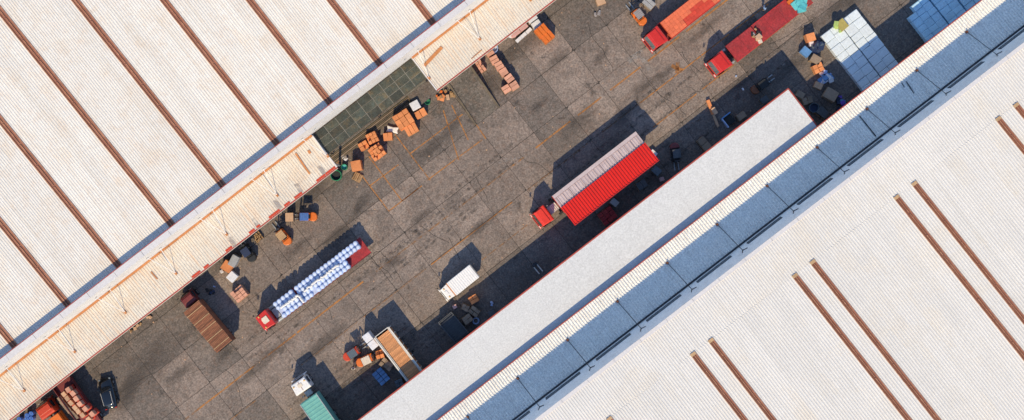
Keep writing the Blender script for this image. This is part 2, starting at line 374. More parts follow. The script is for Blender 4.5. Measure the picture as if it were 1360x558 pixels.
for (x, y, a, b, g) in ((205,478,5,3,0), (170,520,3,2,.4), (240,495,2.2,1.3,0), (300,470,1.6,1,.2), (430,455,4,1.6,0), (360,470,3,1.3,0), (690,60,4,2.4,0), (650,110,2.6,2.2,0), (740,80,2,1.6,0),
                        (800,75,1.6,1,.3), (570,200,2.6,1.6,0), (600,170,2,1.3,.4), (830,150,3,1.8,0), (770,160,3,1.6,0), (850,120,2,1.5,0), (880,100,2.6,.9,0), (560,290,2,1.2,0), (450,310,3,1.6,0), (420,250,4,2.4,0),
                        (480,270,2,1,.3), (935,40,3,1,0), (985,110,2,1.2,0), (715,140,1.5,1,0), (520,350,2.4,1.2,0), (640,300,3,1.2,0), (330,300,3,1.6,0), (395,330,2.6,1.1,0), (330,500,3,1.1,0), (1120,5,5,2,0), (1050,90,3,1.6,0)):
    zz += .0005; stain(x, y, a*1.25, b*.75, g, rs.choice(('stain', 'stain_brown')), zz)
for k in range(70):
    zz += .0003; stain(rs.uniform(140, 1080), rs.uniform(10, 540), rs.uniform(.2, .8), rs.uniform(.15, .5), rs.uniform(0, 3), 'stain', zz)
for k in range(14):      # long tyre tracks
    u0 = rs.uniform(-45, 35); v0 = rs.uniform(-6, 9); L_ = rs.uniform(8, 22); a = rs.uniform(-.05, .05); zz += .0004
    mb = MB()
    for s in (-1, 1):
        ribbon(mb, [(u0 + t*L_, v0 + s*.95 + a*t*L_) for t in (0, .33, .66, 1)], .34, zz)
    mb.build('tyre_mark', 'tyre_film', yard)
# litter scraps
lt = MB()
for k in range(130):
    x, y = rs.uniform(140, 1090), rs.uniform(5, 545); u, v = pf(x, y); lt.cbox(u, v, .03, rs.uniform(.06, .2), rs.uniform(.05, .16), .02, rs.uniform(0, 3))
tag(lt.build('litter', 'carton_tan', None, rz=TH), 'scattered pale scraps of litter lying on the concrete yard', 'litter', kind='stuff')

def seam(k, u, ya, yb, zf, off):         # stitched centre lap with sheet joints every 3 m
    m = MB(); y = ya
    while y < yb - .5:
        y2 = min(y + 2.9, yb); o_ = rs.uniform(-.015, .015)
        for yy in (y, y2):
            for (xx, dz) in ((-.045, .06), (-.045, .11), (.045, .11), (.045, .06)): m.v.append((u + xx + o_, yy, zf(yy) + dz))
        n = len(m.v) - 8; m.f += [(n+a, n+b, n+c, n+d_) for a, b, c, d_ in ((0,4,5,1), (1,5,6,2), (2,6,7,3), (0,1,2,3), (4,7,6,5))]
        y = y2 + .12
    m.build('centre_lap', 'skylight_ridge', k, off=off)
# ------------------------------------------------------------------ left warehouse
LYO = 21.58                              # outer wall plane (frame y)
ZP = 10.5; ZR = 9.1
ox, oy = fr(-20, 40)
wl = thing('warehouse', 'long white ribbed warehouse with rust brown roof strips and a stayed canopy, upper left', 'warehouse', ox, oy, 0, TH)
OFF = (-20, 40, 0)
SLP = .085
def lb(mb, name, mat, **k): return mb.build(name, mat, wl, off=OFF, **k)
# roof is cut between the skylight strips so every sheet field is its own part
ends = [(22,464), (93,407), (158,356), (230,301), (295,249), (370,192), (442,138), (505,88), (577,33)]
su = [pf(x, y, ZR + .2)[0] for x, y in ends]
step = (su[-1] - su[0]) / 8; su = [su[0] + step*i + (su[i] - su[0] - step*i)*.5 for i in range(9)]
su = [su[0] - 2*step, su[0] - step] + su + [su[-1] + step, su[-1] + 2*step, su[-1] + 3*step]
RY0 = 22.2; RY1 = 72
def zroof(y): return ZR + (y - RY0) * SLP
hw = .33
edges = [su[0] - 3*step] + su + [su[-1] + step]
for i in range(len(edges) - 1):
    a = edges[i] + (hw if i > 0 else 0); b = edges[i+1] - (hw if i < len(edges) - 2 else 0)
    ns = max(1, round((b - a)/1.86)); ws = (b - a)/ns
    for q in range(ns): lb(MB().corr(a + q*ws, a + (q+1)*ws, RY0, RY1, zroof(RY0), zroof(RY1), ws/6, .055), 'roof_sheet', 'roof_left')
for u in su:
    k = lb(MB().corr(u - hw + .002, u + hw - .002, RY0 + .02, RY1, zroof(RY0) + .005, zroof(RY1) + .005, .27, .07), 'skylight_strip', 'skylight')
    mb = MB(); y = RY0 + .1
    n = len(mb.v)
    for s in (-1, 1):                    # lapped side flashings
        x0, x1 = sorted((u + s*(hw - .05), u + s*(hw + .06)))
        m = len(mb.v)
        for yy in (RY0, RY1):
            for (xx, dz) in ((x0, .06), (x0, .10), (x1, .10), (x1, .06)): mb.v.append((xx, yy, zroof(yy) + dz))
        mb.f += [(m, m+1, m+5, m+4), (m+1, m+2, m+6, m+5), (m+2, m+3, m+7, m+6), (m+3, m, m+4, m+7), (m, m+3, m+2, m+1), (m+4, m+5, m+6, m+7)]
    mb.build('flashing', 'skylight_ridge', k, off=OFF)
    seam(k, u, RY0, RY1, zroof, OFF)
lb(MB().box(-95, 60, LYO, LYO + .6, 5.75, ZP - .12), 'parapet_wall', 'parapet')
lb(MB().box(-95, 60, LYO + .05, LYO + .55, 0, 5.74), 'wall', 'wall')
u = -95                                   # coping in lengths
while u < 60:
    L_ = 3.9; lb(MB().box(u + .02, u + L_ - .02, LYO - .04, LYO + .66, ZP - .118, ZP + rs.uniform(-.012, .012)), 'coping_stone', 'coping'); u += L_
lb(MB().box(-95, 60, LYO + .665, LYO + .76, ZP - .2, ZP - .02), 'coping_edge', 'red_trim')
lb(MB().box(-95, 60, RY0 - .0 - .015, RY0 + .16, ZR + .06, ZR + .12), 'roof_gutter', 'red_trim')
# stains and patches seen on the parapet
GAP0, GAP1 = -13.35, 1.62
CY1 = LYO - .01; CY0 = 16.75
for (a, b) in ((-92, GAP0), (GAP1, 60)):
    c = lb(MB().corr(a, b, CY0, CY1, 5.05, 5.62, .31, .055), 'canopy_roof', 'roof_canopy_left')
    MB().box(a, b, CY1 - .24, CY1 - .005, 5.64, 5.86).build('rusty_flashing', 'rust', c, off=OFF)
    MB().box(a, b, CY0 - .16, CY0 - .005, 4.80, 5.08).build('gutter', 'red_trim', c, off=OFF)
    MB().box(a, b, CY0 - .19, CY0 - .163, 4.82, 5.11).build('gutter_lip', 'cream_paint', c, off=OFF)
    xe = b if a < -50 else a
    f = MB(); f.v = [(xe + dx, y, z) for y, z in ((CY0, 5.05), (CY1, 5.62)) for dx, z in ((-.07, z - .15), (.07, z - .15), (.07, z + .09), (-.07, z + .09))]
    f.f = [(0,1,2,3), (7,6,5,4), (0,4,5,1), (1,5,6,2), (2,6,7,3), (3,7,4,0)]
    f.build('end_flashing', 'coping', c, off=OFF)
for k in range(-7, 7):
    ua = -20.98 + 7.585*k
    if GAP0 - 1 < ua < GAP1 + 1 and k == 2: continue
    if ua > 55: continue
    inside = not (GAP0 < ua < GAP1)
    if not inside: continue
    za = 5.05 + (18.45 - CY0)/(CY1 - CY0)*.57
    for s in (-1, 1):
        if (k == 1 and s == 1) or (k == 3 and s == -1): continue
        lb(MB().tube((ua, 18.45, za + .12), (ua + s*.95, LYO, 7.7), .035, 6), 'stay_rod', 'white_paint')
    lb(MB().cbox(ua, 18.42, za + .11, .26, .40, .12), 'stay_anchor', 'rust')
    for s in (-1, 1):
        lb(MB().cbox(ua + s*.95, LYO - .03, 7.7, .25, .05, .3), 'wall_plate', 'galv')
# canopy columns
for k in range(-9, 10):
    uc = -20.98 + 7.585*k/1.0
    if -90 < uc < 58 and not (GAP0 < uc < GAP1):
        lb(MB().box(uc - .1, uc + .1, CY0 + .4, CY0 + .6, 0, 5.0), 'canopy_post', 'galv')
# rusty loose straps on the canopies, painted shadow patches
def strap(x0, y0, x1, y1, wd=.22):
    a = pf(x0, y0, 5.45); b = pf(x1, y1, 5.45); mb = MB()
    za = 5.05 + (a[1]-CY0)/(CY1-CY0)*.57 + .07; zb = 5.05 + (b[1]-CY0)/(CY1-CY0)*.57 + .07
    d_ = Vector((b[0]-a[0], b[1]-a[1])).normalized(); n = Vector((-d_.y, d_.x))*wd/2
    q = [(a[0]-n.x, a[1]-n.y, za), (b[0]-n.x, b[1]-n.y, zb), (b[0]+n.x, b[1]+n.y, zb), (a[0]+n.x, a[1]+n.y, za)]
    mb.v = q + [(x, y, z + .06) for x, y, z in q]; mb.f = [(3,2,1,0), (4,5,6,7), (0,1,5,4), (1,2,6,5), (2,3,7,6), (3,0,4,7)]
    lb(mb, 'rusted_strap', 'rust')
strap(393, 204, 411, 231); strap(587, 63, 563, 88, .38); strap(201, 361, 209, 371, .14); strap(410, 200, 412, 204, .3); strap(626, 78, 640, 66, .08)
strap(503, 94, 506, 97, .25)
for (x, y, l_) in ((426, 236, 1.3), (398, 262, 1.1), (383, 273, .8), (366, 286, 1.6), (440, 228, 1.4), (336, 309, .8), (305, 332, .9), (275, 355, .7), (345, 303, .5), (262, 366, 1.2)):
    u, v = pf(x, y, 5.05); lb(MB().box(u - l_/2, u + l_/2, CY0 + .02, CY0 + .26, 5.112, 5.16), 'red_trim_piece', 'machine_red')
for (x, y) in ((393, 252), (427, 228), (368, 272), (335, 300), (300, 322)):
    pass
# flat grey patches near the canopy lip, painting in shadow blotches
for (x, y) in ((396, 251), (368, 273), (427, 227), (339, 297), (308, 322)):
    u, v = pf(x, y, 5.2); z0 = 5.05 + (v-CY0)/(CY1-CY0)*.57 + .065
    mb = MB(); mb.poly([(u-.25, v-.75, z0-.085), (u+.3, v-.6, z0-.07), (u+.38, v+.55, z0+.065), (u-.1, v+.7, z0+.08)])
    lb(mb, 'shadow_patch', 'shadow_paint')

# ------------------------------------------------------------------ loading dock in the gap of the canopy
g0 = pf(437, 200, 1.1); ox, oy = fr((GAP0+GAP1)/2, 19.5); DO = ((GAP0+GAP1)/2, 19.5, 0)
dock = thing('loading_dock', 'timber edged loading dock with brown planks in front of the dark panel canopy', 'dock', ox, oy, 0, TH)
DY0 = 18.9
MB().box(GAP0 - 6, GAP1 + .4, DY0, LYO - .02, 0, 1.05).build('dock_base', 'dock_grid', dock, off=DO)
MB().box(GAP0 - 6, GAP1 - 1, DY0 - 1.15, DY0 - .01, 0, .55).build('dock_step', 'dock_edge', dock, off=DO)
for k in range(6):
    MB().box(GAP0 - 5 + k*.2, GAP1 - .7 - (k*1.3 % 1.1), DY0 - 1.15 + k*.19, DY0 - 1.02 + k*.19, .56, .62 + .02*k).build('edge_timber', 'carton_brown' if k % 3 == 1 else 'dock_edge', dock, off=DO)
MB().box(GAP0 - 1, GAP1 - 3.3, DY0 + .02, LYO - .1, 1.052, 1.08).build('dock_floor', 'slab_dark', dock, off=DO)
X, Y = fr((GAP0+GAP1)/2, 20.)
gc = thing('panel_canopy', 'dark green grimy glazed canopy of square panels filling the gap between cream canopies', 'canopy', X, Y, 0, TH)
GO = ((GAP0+GAP1)/2, 20., 0); g0_, g1_ = GAP0 + .09, GAP1 - .09
nU = 9; tw = (g1_ - g0_)/nU; ya_, yb_ = 18.62, LYO - .03
def zg(y): return 5.0 + (y - ya_)*.06
MB().box(g0_, g1_, ya_ - .06, ya_ - .002, 4.8, 5.04).build('front_beam', 'dock_edge', gc, off=GO)
for r_ in range(3):
    a, b = ya_ + (yb_ - ya_)*r_/3, ya_ + (yb_ - ya_)*(r_+1)/3
    for i in range(nU):
        x0 = g0_ + i*tw; m = MB(); dz = rs.uniform(-.015, .015)
        c4 = [(x0 + .04, a + .04), (x0 + tw - .04, a + .04), (x0 + tw - .04, b - .04), (x0 + .04, b - .04)]
        m.v = [(x, y, zg(y) - .04 + dz) for x, y in c4] + [(x, y, zg(y) + dz) for x, y in c4]
        m.f = [(3,2,1,0), (4,5,6,7), (0,1,5,4), (1,2,6,5), (2,3,7,6), (3,0,4,7)]
        m.build('canopy_panel', 'dock_tile', gc, off=GO)
    MB().box(g0_, g1_, a - .03, a + .03, zg(a) - .1, zg(a) - .03).build('purlin', 'dock_grid', gc, off=GO)
for i in range(nU + 1):
    x0 = min(max(g0_ + i*tw, g0_ + .03), g1_ - .03); m = MB()
    for y in (ya_, yb_):
        for dx, dz in ((-.03, -.08), (.03, -.08), (.03, .0), (-.03, .0)): m.v.append((x0 + dx, y, zg(y) + dz))
    m.f = [(0,1,2,3), (7,6,5,4), (0,4,5,1), (1,5,6,2), (2,6,7,3), (3,7,4,0)]
    m.build('rafter', 'dock_grid', gc, off=GO)
for x0 in (g0_ + .2, (g0_+g1_)/2, g1_ - .2): MB().box(x0 - .06, x0 + .06, ya_ + .05, ya_ + .17, 1.08, 4.85).build('canopy_post', 'dark_steel', gc, off=GO)
MB().box(GAP1 - 3.2, GAP1 + .3, 17.0, DY0 - .02, 0, .98).build('dock_landing', 'slab_dark', dock, off=DO)
# ramp down from the dock
a = pf(597, 112, 0); b = pf(632, 166, 0); c = pf(663, 143, 0); d_ = pf(625, 88, 0)
rmp = MB(); q = [(b[0], b[1], .02), (c[0], c[1], .02), (d_[0], d_[1] + 1.2, 1.1), (a[0], a[1] + 1.0, 1.1)]
rmp.v = [(x, y, 0) for x, y, z in q] + q; rmp.f = [(3,2,1,0), (4,5,6,7), (0,1,5,4), (1,2,6,5), (2,3,7,6), (3,0,4,7)]
X, Y = fr(*pf(628, 135)); RO = (*pf(628, 135), 0)
rt = thing('loading_ramp', 'stained dark concrete ramp sloping down from the shed beside the pink cartons', 'ramp', X, Y, 0, TH)
rmp.build('ramp_surface', 'ramp', rt, off=RO)
for (p, p2, zt) in ((b, a, 1.0), (c, d_, 1.2)):
    kb = MB(); n = .11
    for (P_, z_) in (((p[0], p[1]), .14), ((p2[0], p2[1] + zt), 1.25)):
        kb.v += [(P_[0]-n, P_[1], 0), (P_[0]+n, P_[1], 0), (P_[0]+n, P_[1], z_), (P_[0]-n, P_[1], z_)]
    kb.f = [(0,1,2,3), (7,6,5,4), (3,2,6,7), (1,5,6,2), (0,3,7,4), (0,4,5,1)]
    kb.build('ramp_kerb', 'dock_edge', rt, off=RO)

# ------------------------------------------------------------------ free white canopy on the right of the yard
AY0, AY1 = -15.2, -8.62; AU1 = 34.75; ZA = 5.0; AO = (-15, -12, 0)
ox, oy = fr(-15, -12)
ca = thing('canopy_shelter', 'long smooth pale grey canopy with thin red edge, ending at a square corner', 'canopy', ox, oy, 0, TH)
u = -75; pn = 0
while u < AU1 - 1:                        # membrane sheets with welded seams
    L_ = min(10.2, AU1 - u)
    MB().box(u + .004, u + L_ - .004, AY0, AY1 - .09, ZA - .1, ZA + .0).build('canopy_sheet', 'membrane', ca, off=AO); u += L_; pn += 1
MB().box(-75, AU1 + .1, AY1 - .085, AY1 + .06, ZA - .32, ZA + .04).build('edge_beam', 'red_trim', ca, off=AO)
MB().box(AU1 + .004, AU1 + .14, AY0, AY1 - .09, ZA - .32, ZA + .035).build('end_beam', 'red_trim', ca, off=AO)
for k in range(14):
    uc = AU1 - .5 - k*7.55
    MB().box(uc - .1, uc + .1, AY1 - .5, AY1 - .3, 0, ZA - .11).build('canopy_post', 'galv', ca, off=AO)
    MB().box(uc - .08, uc + .08, AY0, AY1 - .1, ZA - .3, ZA - .105).build('cross_beam', 'galv', ca, off=AO)
# ------------------------------------------------------------------ right warehouse
BY = -14.31; ZB0 = 5.9; ZB1 = 6.5; WY = -19.72; ZW = 11.7; WTY = -20.5
BO = (10, -30, 0); ox, oy = fr(10, -30)
wr = thing('warehouse', 'large white ribbed warehouse with paired brown roof strips behind a shaded lean-to, lower right', 'warehouse', ox, oy, 0, TH)
def rb(mb, name, mat, **k): return mb.build(name, mat, wr, off=BO, **k)
lean = rb(MB().corr(-80, 85, WY + .12, BY, ZB1, ZB0, .34, .10), 'lean_to_roof', 'roof_canopy_right')
MB().box(-80, 85, BY + .005, BY + .10, ZB0 - .28, ZB0 + .075).build('edge_beam', 'red_trim', lean, off=BO)
rb(MB().box(-80, 85, WY - .1, WY + .3, 0, ZB1 - .12), 'wall', 'wall')
rb(MB().box(-80, 85, WY + .0, WY + .20, ZB1 + .07, ZB1 + .15), 'wall_gutter', 'dark_steel')
# battered cladding above the lean-to
cl = MB(); y0_, y1_ = WY - .02, WTY
cl.v = [(-80, y0_, ZB1 - .05), (85, y0_, ZB1 - .05), (85, y1_, ZW), (-80, y1_, ZW), (-80, WTY - .3, ZB1 - .05), (85, WTY - .3, ZB1 - .05), (85, WTY - .3, ZW), (-80, WTY - .3, ZW)]
cl.f = [(1,0,3,2), (5,6,7,4), (3,7,6,2), (0,1,5,4), (1,2,6,5), (0,4,7,3)]
rb(cl, 'cladding', 'cladding')
u = -80
while u < 85:
    rb(MB().box(u + .02, u + 3.73, WTY - .34, WTY + .12, ZW + .003, ZW + .10 + rs.uniform(0, .012)), 'coping_stone', 'coping'); u += 3.75
def cpt(t): return (y0_ + (y1_ - y0_)*t, ZB1 - .05 + (ZW - ZB1 + .05)*t)
dots = [(687,502), (753,451), (822,399), (888,348), (955,295), (1020,241), (1085,193), (1150,142), (1217,90), (1282,40)]
du = [pf(x, y, 6.2)[0] for x, y in dots]; stp = (du[-1] - du[0])/9; du = [du[0] + stp*i for i in range(-5, 14)]
DYV = pf(888, 348, 6.2)[1]
for i, u in enumerate(du):
    zd = ZB0 + (ZB1-ZB0)*(BY - DYV)/(BY - WY)
    ye, ze = cpt(.42)
    rb(MB().tube((u, DYV, zd + .15), (u + .2, ye + .05, ze), .045, 6), 'stay_rod', 'dark_steel')
    rb(MB().tube((u, DYV, zd + .0), (u, DYV, zd + .36), .10, 8).cbox(u, DYV, zd + .09, .30, .30, .12), 'stay_anchor', 'machine_rust')
    rb(MB().tube((u + .2, ye + .05, ze), (u - .1, cpt(.55)[0] + .04, cpt(.55)[1]), .05, 5).tube((u + .2, ye + .05, ze), (u + .75, cpt(.5)[0] + .04, cpt(.5)[1]), .05, 5), 'wall_bracket', 'dark_steel')
    t0, t1 = .13, .29; a_, b_ = u + 1.25, u + 6.3
    w_ = MB(); (ya, za), (yb_, zb) = cpt(t0), cpt(t1); e = .02
    fm = MB()
    for mbx, ins, e in ((fm, 0, .035), (w_, .07, .055)):
        aa, bb = a_ + ins, b_ - ins; (ya, za), (yb_, zb) = cpt(t0 + ins*.05), cpt(t1 - ins*.05)
        n0 = len(mbx.v); mbx.v += [(aa, ya, za), (bb, ya, za), (bb, yb_, zb), (aa, yb_, zb), (aa, ya + e, za), (bb, ya + e, za), (bb, yb_ + e, zb), (aa, yb_ + e, zb)]
        mbx.f += [(0,1,2,3), (5,4,7,6), (4,5,1,0), (7,3,2,6), (5,6,2,1), (4,0,3,7)]
    f_ = rb(fm, 'window', 'dark_steel')
    w_.build('pane', 'window_dark', f_, off=BO)
# loose dark rods lying on the lean-to
for (x0, y0, x1, y1) in ((1142, 154, 1163, 181), (1198, 110, 1202, 116), (1204, 108, 1214, 124)):
    a = pf(x0, y0, 6.35); b = pf(x1, y1, 6.5)
    za = ZB0 + (ZB1-ZB0)*(BY - a[1])/(BY - WY) + .1; zb = ZB0 + (ZB1-ZB0)*(BY - b[1])/(BY - WY) + .1
    rb(MB().tube((a[0], a[1], za), (b[0], b[1], zb), .06, 5), 'loose_rod', 'dark_steel')
# main roof with paired strips that start inside the sheet
RS0 = WTY - .34; RSL = .07
def zr2(y): return ZW + .0 + (RS0 - y)*RSL - .02
starts = [(922,472), (945,453), (1054,369), (1078,350), (1197,257), (1220,238), (1325,155), (1348,137)]
ss = [pf(x, y, zr2(-30)) for x, y in starts]
per = (ss[6][0] - ss[0][0])/3; gp = sum(ss[2*i+1][0] - ss[2*i][0] for i in range(4))/4
us = []
for k in range(-4, 7):
    us += [ss[0][0] + per*k, ss[0][0] + per*k + gp]
ystart = sum(s[1] for s in ss)/8; RYE = -85; hw2 = .28
us = [u for u in us if -75 < u < 82]
rb(MB().corr(-80, 85, ystart, RS0, zr2(ystart), zr2(RS0), .31, .055), 'roof_sheet', 'roof_right')
ed = [-80] + us + [85]
for i in range(len(ed) - 1):
    a = ed[i] + (hw2 if i > 0 else 0); b = ed[i+1] - (hw2 if i < len(ed) - 2 else 0)
    ns = max(1, round((b - a)/1.86)); ws = (b - a)/ns
    for q in range(ns): rb(MB().corr(a + q*ws, a + (q+1)*ws, RYE, ystart - .003, zr2(RYE), zr2(ystart), ws/6, .055), 'roof_sheet', 'roof_right')
for u in us:
    k = rb(MB().corr(u - hw2 + .002, u + hw2 - .002, RYE, ystart - .02, zr2(RYE) + .005, zr2(ystart) + .005, .22, .07), 'skylight_strip', 'skylight')
    MB().box(u - hw2 - .05, u + hw2 + .05, ystart - .25, ystart + .12, zr2(ystart) + .09, zr2(ystart) + .14).build('end_flashing', 'tan_top', k, off=BO)
    for s in (-1, 1):
        m = MB(); x0, x1 = sorted((u + s*(hw2 - .04), u + s*(hw2 + .05)))
        for yy in (RYE, ystart - .26):
            for (xx, dz) in ((x0, .06), (x0, .10), (x1, .10), (x1, .06)): m.v.append((xx, yy, zr2(yy) + dz))
        m.f += [(0,4,5,1), (1,5,6,2), (2,6,7,3), (3,7,4,0), (0,1,2,3), (4,7,6,5)]
        m.build('flashing', 'skylight_ridge', k, off=BO)
    seam(k, u, RYE, ystart - .26, zr2, BO)
rb(MB().box(-80, 85, RYE, RS0 - .5, 0, ZW - .6), 'hall_body', 'wall')
lb(MB().box(-95, 60, RY0 + .3, RY1, 0, ZR - .6), 'hall_body', 'wall')

# ------------------------------------------------------------------ vehicles
def wheel_me(r=.5, w_=.28):
    return MB().tube((0, -w_/2, 0), (0, w_/2, 0), r, 16).mesh('tyre', 'tyre'), MB().tube((0, -w_/2 - .01, 0), (0, w_/2 + .01, 0), r*.55, 12).mesh('rim', 'galv')
WH = {}
def wheels(root, xs, half, r=.5, w_=.28):
    if (r, w_) not in WH: WH[(r, w_)] = wheel_me(r, w_)
    t_, r_ = WH[(r, w_)]
    for x in xs:
        for s in (-1, 1):
            o = link_mesh('wheel', t_, root, (x, s*(half - w_/2), r)); link_mesh('rim', r_, o)
def cab(root, x0, x1, w_, h, mat, style='flat', glass='glass', roofmat=None, logo=None):
    """cab between x0 (rear) and x1 (front bumper), facing +x"""
    L_ = x1 - x0; y = w_/2
    sl_ = .26 if style == 'slope' else .16
    prof = [(x0, .75), (x1 - .1, .45), (x1 - .02, .6), (x1 - .03, 1.25), (x1 - .10, h*.55), (x1 - .10 - sl_, h - .12), (x1 - .22 - sl_, h - .02), (x0 + .12, h), (x0, h - .12)]
    cm_ = MB().side(prof, -y + .04, y - .04)
    cm_.v = [(a_, b_*(1 if a_ < x1 - .6 else .88), c_) for a_, b_, c_ in cm_.v]
    b = cm_.build('cab_body', mat, root, bev=.22)
    za, zb = h*.57, h - .16
    w = MB(); xa = x1 - .10 + .012; xb = xa - sl_ + .01
    w.v = [(xa, -y + .26, za), (xa, y - .26, za), (xb, y - .34, zb), (xb, -y + .34, zb), (xa - .03, -y + .26, za), (xa - .03, y - .26, za), (xb - .03, y - .34, zb), (xb - .03, -y + .34, zb)]
    w.f = [(0,1,2,3), (7,6,5,4), (0,4,5,1), (1,5,6,2), (2,6,7,3), (3,7,4,0)]
    w.build('windscreen', glass, root)
    MB().tube((xa + .03, -.5, za + .02), (xb + .06, -.1, zb - .3), .014, 4).tube((xa + .03, .35, za + .02), (xb + .06, .7, zb - .3), .014, 4).build('wiper', 'black', root)
    MB().box(x1 - .06, x1 + .08, -y + .02, y - .02, .38, .68).build('bumper', mat, root, bev=.03)
    MB().box(x1 - .02, x1 + .03, -y*.55, y*.55, .75, 1.2).build('grille', 'black', root)
    for s in (-1, 1):
        MB().cbox(x1 + .0, s*(y - .3), .85, .08, .34, .2).build('headlight', 'white_paint', root)
        dr = MB().cbox(x0 + L_*.55, s*(y - .03), h*.42, L_*.5, .03, h*.5).build('door', mat, root)
        MB().cbox(x0 + L_*.55, s*(y - .01), h*.72, L_*.45, .03, h*.26).build('side_window', 'glass', dr)
        MB().tube((x1 - .2, s*y, h*.8), (x1 - .05, s*(y + .2), h*.8), .02, 5).cbox(x1 - .06, s*(y + .22), h*.7, .08, .16, .42).build('mirror', 'black', root)
        MB().cbox(x1 - .5 - sl_, s*(y - .35), h + .04, .14, .2, .07).build('marker_lamp', 'lamp', root)
    if style == 'slope':
        MB().side([(x1 - .42 - sl_, h + .01), (x1 - .30 - sl_, h + .03), (x1 - .42 - sl_, h + .11), (x0 + .5, h + .13), (x0 + .5, h + .01)], -y*.8, y*.8).build('sun_visor', mat, root, bev=.03)
    MB().box(x0 + L_*.38, x0 + L_*.62, -.28, .28, h + .003, h + .05).build('roof_hatch', roofmat or mat, root, bev=.015)
    return b
def chassis(root, x0, x1, z=.85, w_=.85, tanks=None):
    mb = MB()
    for s in (-1, 1): mb.box(x0, x1, s*w_/2 - .05, s*w_/2 + .05, z - .12, z + .12)
    x = x0 + .3
    while x < x1: mb.box(x, x + .12, -w_/2 + .051, w_/2 - .051, z - .08, z + .08); x += 1.4
    mb.build('chassis', 'chassis', root)
    if tanks:
        for s in (-1, 1):
            MB().tube((tanks, s*.85, .72), (tanks + 1.0, s*.85, .72), .28, 12).build('fuel_tank', 'galv', root)
def tdir(ax, ay, bx, by): return atan2(-(by - ay), bx - ax)

def veh(name, label, cat, cx, cy, z, hx, hy, group=None):
    """thing at pixel centre seen at height z, heading along pixel vector"""
    X, Y = px(cx, cy, z); return thing(name, label, cat, X, Y, 0, atan2(-hy, hx), group)
G_T = 'trucks parked in the yard'

# red wing van with its flank panel raised
a = Vector(px(739, 268, 4.0)); b = Vector(px(850, 182, 4.0))
# body centre line sits 0.4 m to the wing side of the visible roof strip
ang = atan2(a.y - b.y, a.x - b.x); mid = (a + b)/2
nrm = Vector((-sin(ang), cos(ang)))      # left of heading = towards lower right here
mid = mid + nrm*.42
L_ = (a - b).length; X, Y = mid
t3 = thing('wing_van_truck', 'red articulated wing van, pink ribbed roof and bright red flank panel raised level', 'truck', X, Y, 0, ang)
wd = 2.5
MB().box(-L_/2, L_/2, -wd/2, wd/2, 1.15, 1.32).build('trailer_deck', 'chassis', t3)
MB().box(-L_/2, L_/2, -wd/2, -wd/2 + .06, 1.33, 3.9).build('side_wall', 'wing_red', t3)
MB().box(L_/2 - .06, L_/2 - .001, -wd/2 + .07, wd/2, 1.33, 3.9).build('front_wall', 'wing_red', t3)
MB().box(-L_/2 + .001, -L_/2 + .06, -wd/2 + .07, wd/2, 1.33, 3.9).build('rear_door', 'wing_red', t3)
MB().corr(-L_/2, L_/2, -wd/2 + .46, wd/2 - .02, 3.97, 3.99, .36, .05, axis='x').build('roof_panel', 'van_roof', t3)
MB().box(-L_/2, L_/2, -wd/2 - .02, -wd/2 + .40, 3.91, 4.02).build('roof_edge_panel', 'van_roof', t3)
MB().box(-L_/2 - .01, L_/2 + .01, -wd/2 + .402, -wd/2 + .458, 3.91, 4.03).build('roof_rail', 'bow', t3)
x = -L_/2
while x < L_/2 - .3:
    MB().box(x + .3, x + .35, -wd/2 + .47, wd/2 - .7, 4.045, 4.06).build('roof_bow', 'bow', t3); x += .93
# raised flank panel, hinged over the roof, slightly longer forward
MB().corr(-L_/2 - .05, L_/2 + .0, .46, 3.12, 4.18, 4.30, .36, .12).build('raised_wing', 'wing_red', t3)
MB().box(-L_/2 - .08, L_/2 + .02, 3.125, 3.2, 4.17, 4.42).build('wing_edge', 'cab_red', t3)
for xx in (-L_/2 + .15, L_/2 - .25):
    MB().tube((xx, wd/2 - .1, 3.0), (xx, 2.6, 4.2), .05, 6).build('wing_strut', 'galv', t3)
chassis(t3, -L_/2 + .2, L_/2 + 1.6, .95)
cx0 = L_/2 + 1.45
cab(t3, cx0, cx0 + 1.95, 2.3, 3.0, 'cab_bright', 'slope', roofmat='machine_red')
MB().box(L_/2 + .1, cx0 - .1, -.5, .5, 1.07, 1.2).tube((cx0 - .3, -.7, 1.2), (cx0 - .3, -.7, 2.6), .07, 6).build('catwalk', 'galv', t3)
for k in range(4): MB().box(L_/2 + .15 + k*.22, L_/2 + .27 + k*.22, -.42, .42, 1.21, 1.25).build('catwalk_step', 'pale_steel', t3)
wheels(t3, (-L_/2 + 1.2, -L_/2 + 2.4, -L_/2 + 3.6, L_/2 - 1.2, L_/2 + .05, cx0 + 1.1), 1.2)

# red flatbed articulated lorry with blue and white drums
fr_ = Vector(px(370, 413, 1.4)); rr_ = Vector(px(485.5, 325.5, 1.4)); ang = atan2(fr_.y - rr_.y, fr_.x - rr_.x); mid = (fr_ + rr_)/2; L_ = (fr_ - rr_).length
t2 = thing('flatbed_truck', 'red articulated flatbed carrying rows of blue and white drums', 'truck', mid.x, mid.y, 0, ang)
def to_world(t, x, y):
    r = t.rotation_euler.z; return (t.location.x + x*cos(r) - y*sin(r), t.location.y + x*sin(r) + y*cos(r))
BWD = 2.3
NPL = 5
for k in range(NPL):             # deck plates
    MB().box(-L_/2 + k*L_/NPL + .01, -L_/2 + (k+1)*L_/NPL - .01, -BWD/2, BWD/2, 1.25, 1.36 + rs.uniform(0, .012)).build('deck_plate', 'bed_red', t2)
for s in (-1, 1): MB().box(-L_/2, L_/2, s*BWD/2 - (0.05 if s < 0 else -.003), s*BWD/2 + (.05 if s > 0 else -.003), 1.18, 1.42).build('side_rail', 'maroon', t2)
chassis(t2, -L_/2 + .2, L_/2 + 1.6, .95, tanks=L_/2 + .1)
cab(t2, L_/2 + .85, L_/2 + 2.75, 2.2, 2.9, 'cab_red', 'flat', roofmat='cream_top')
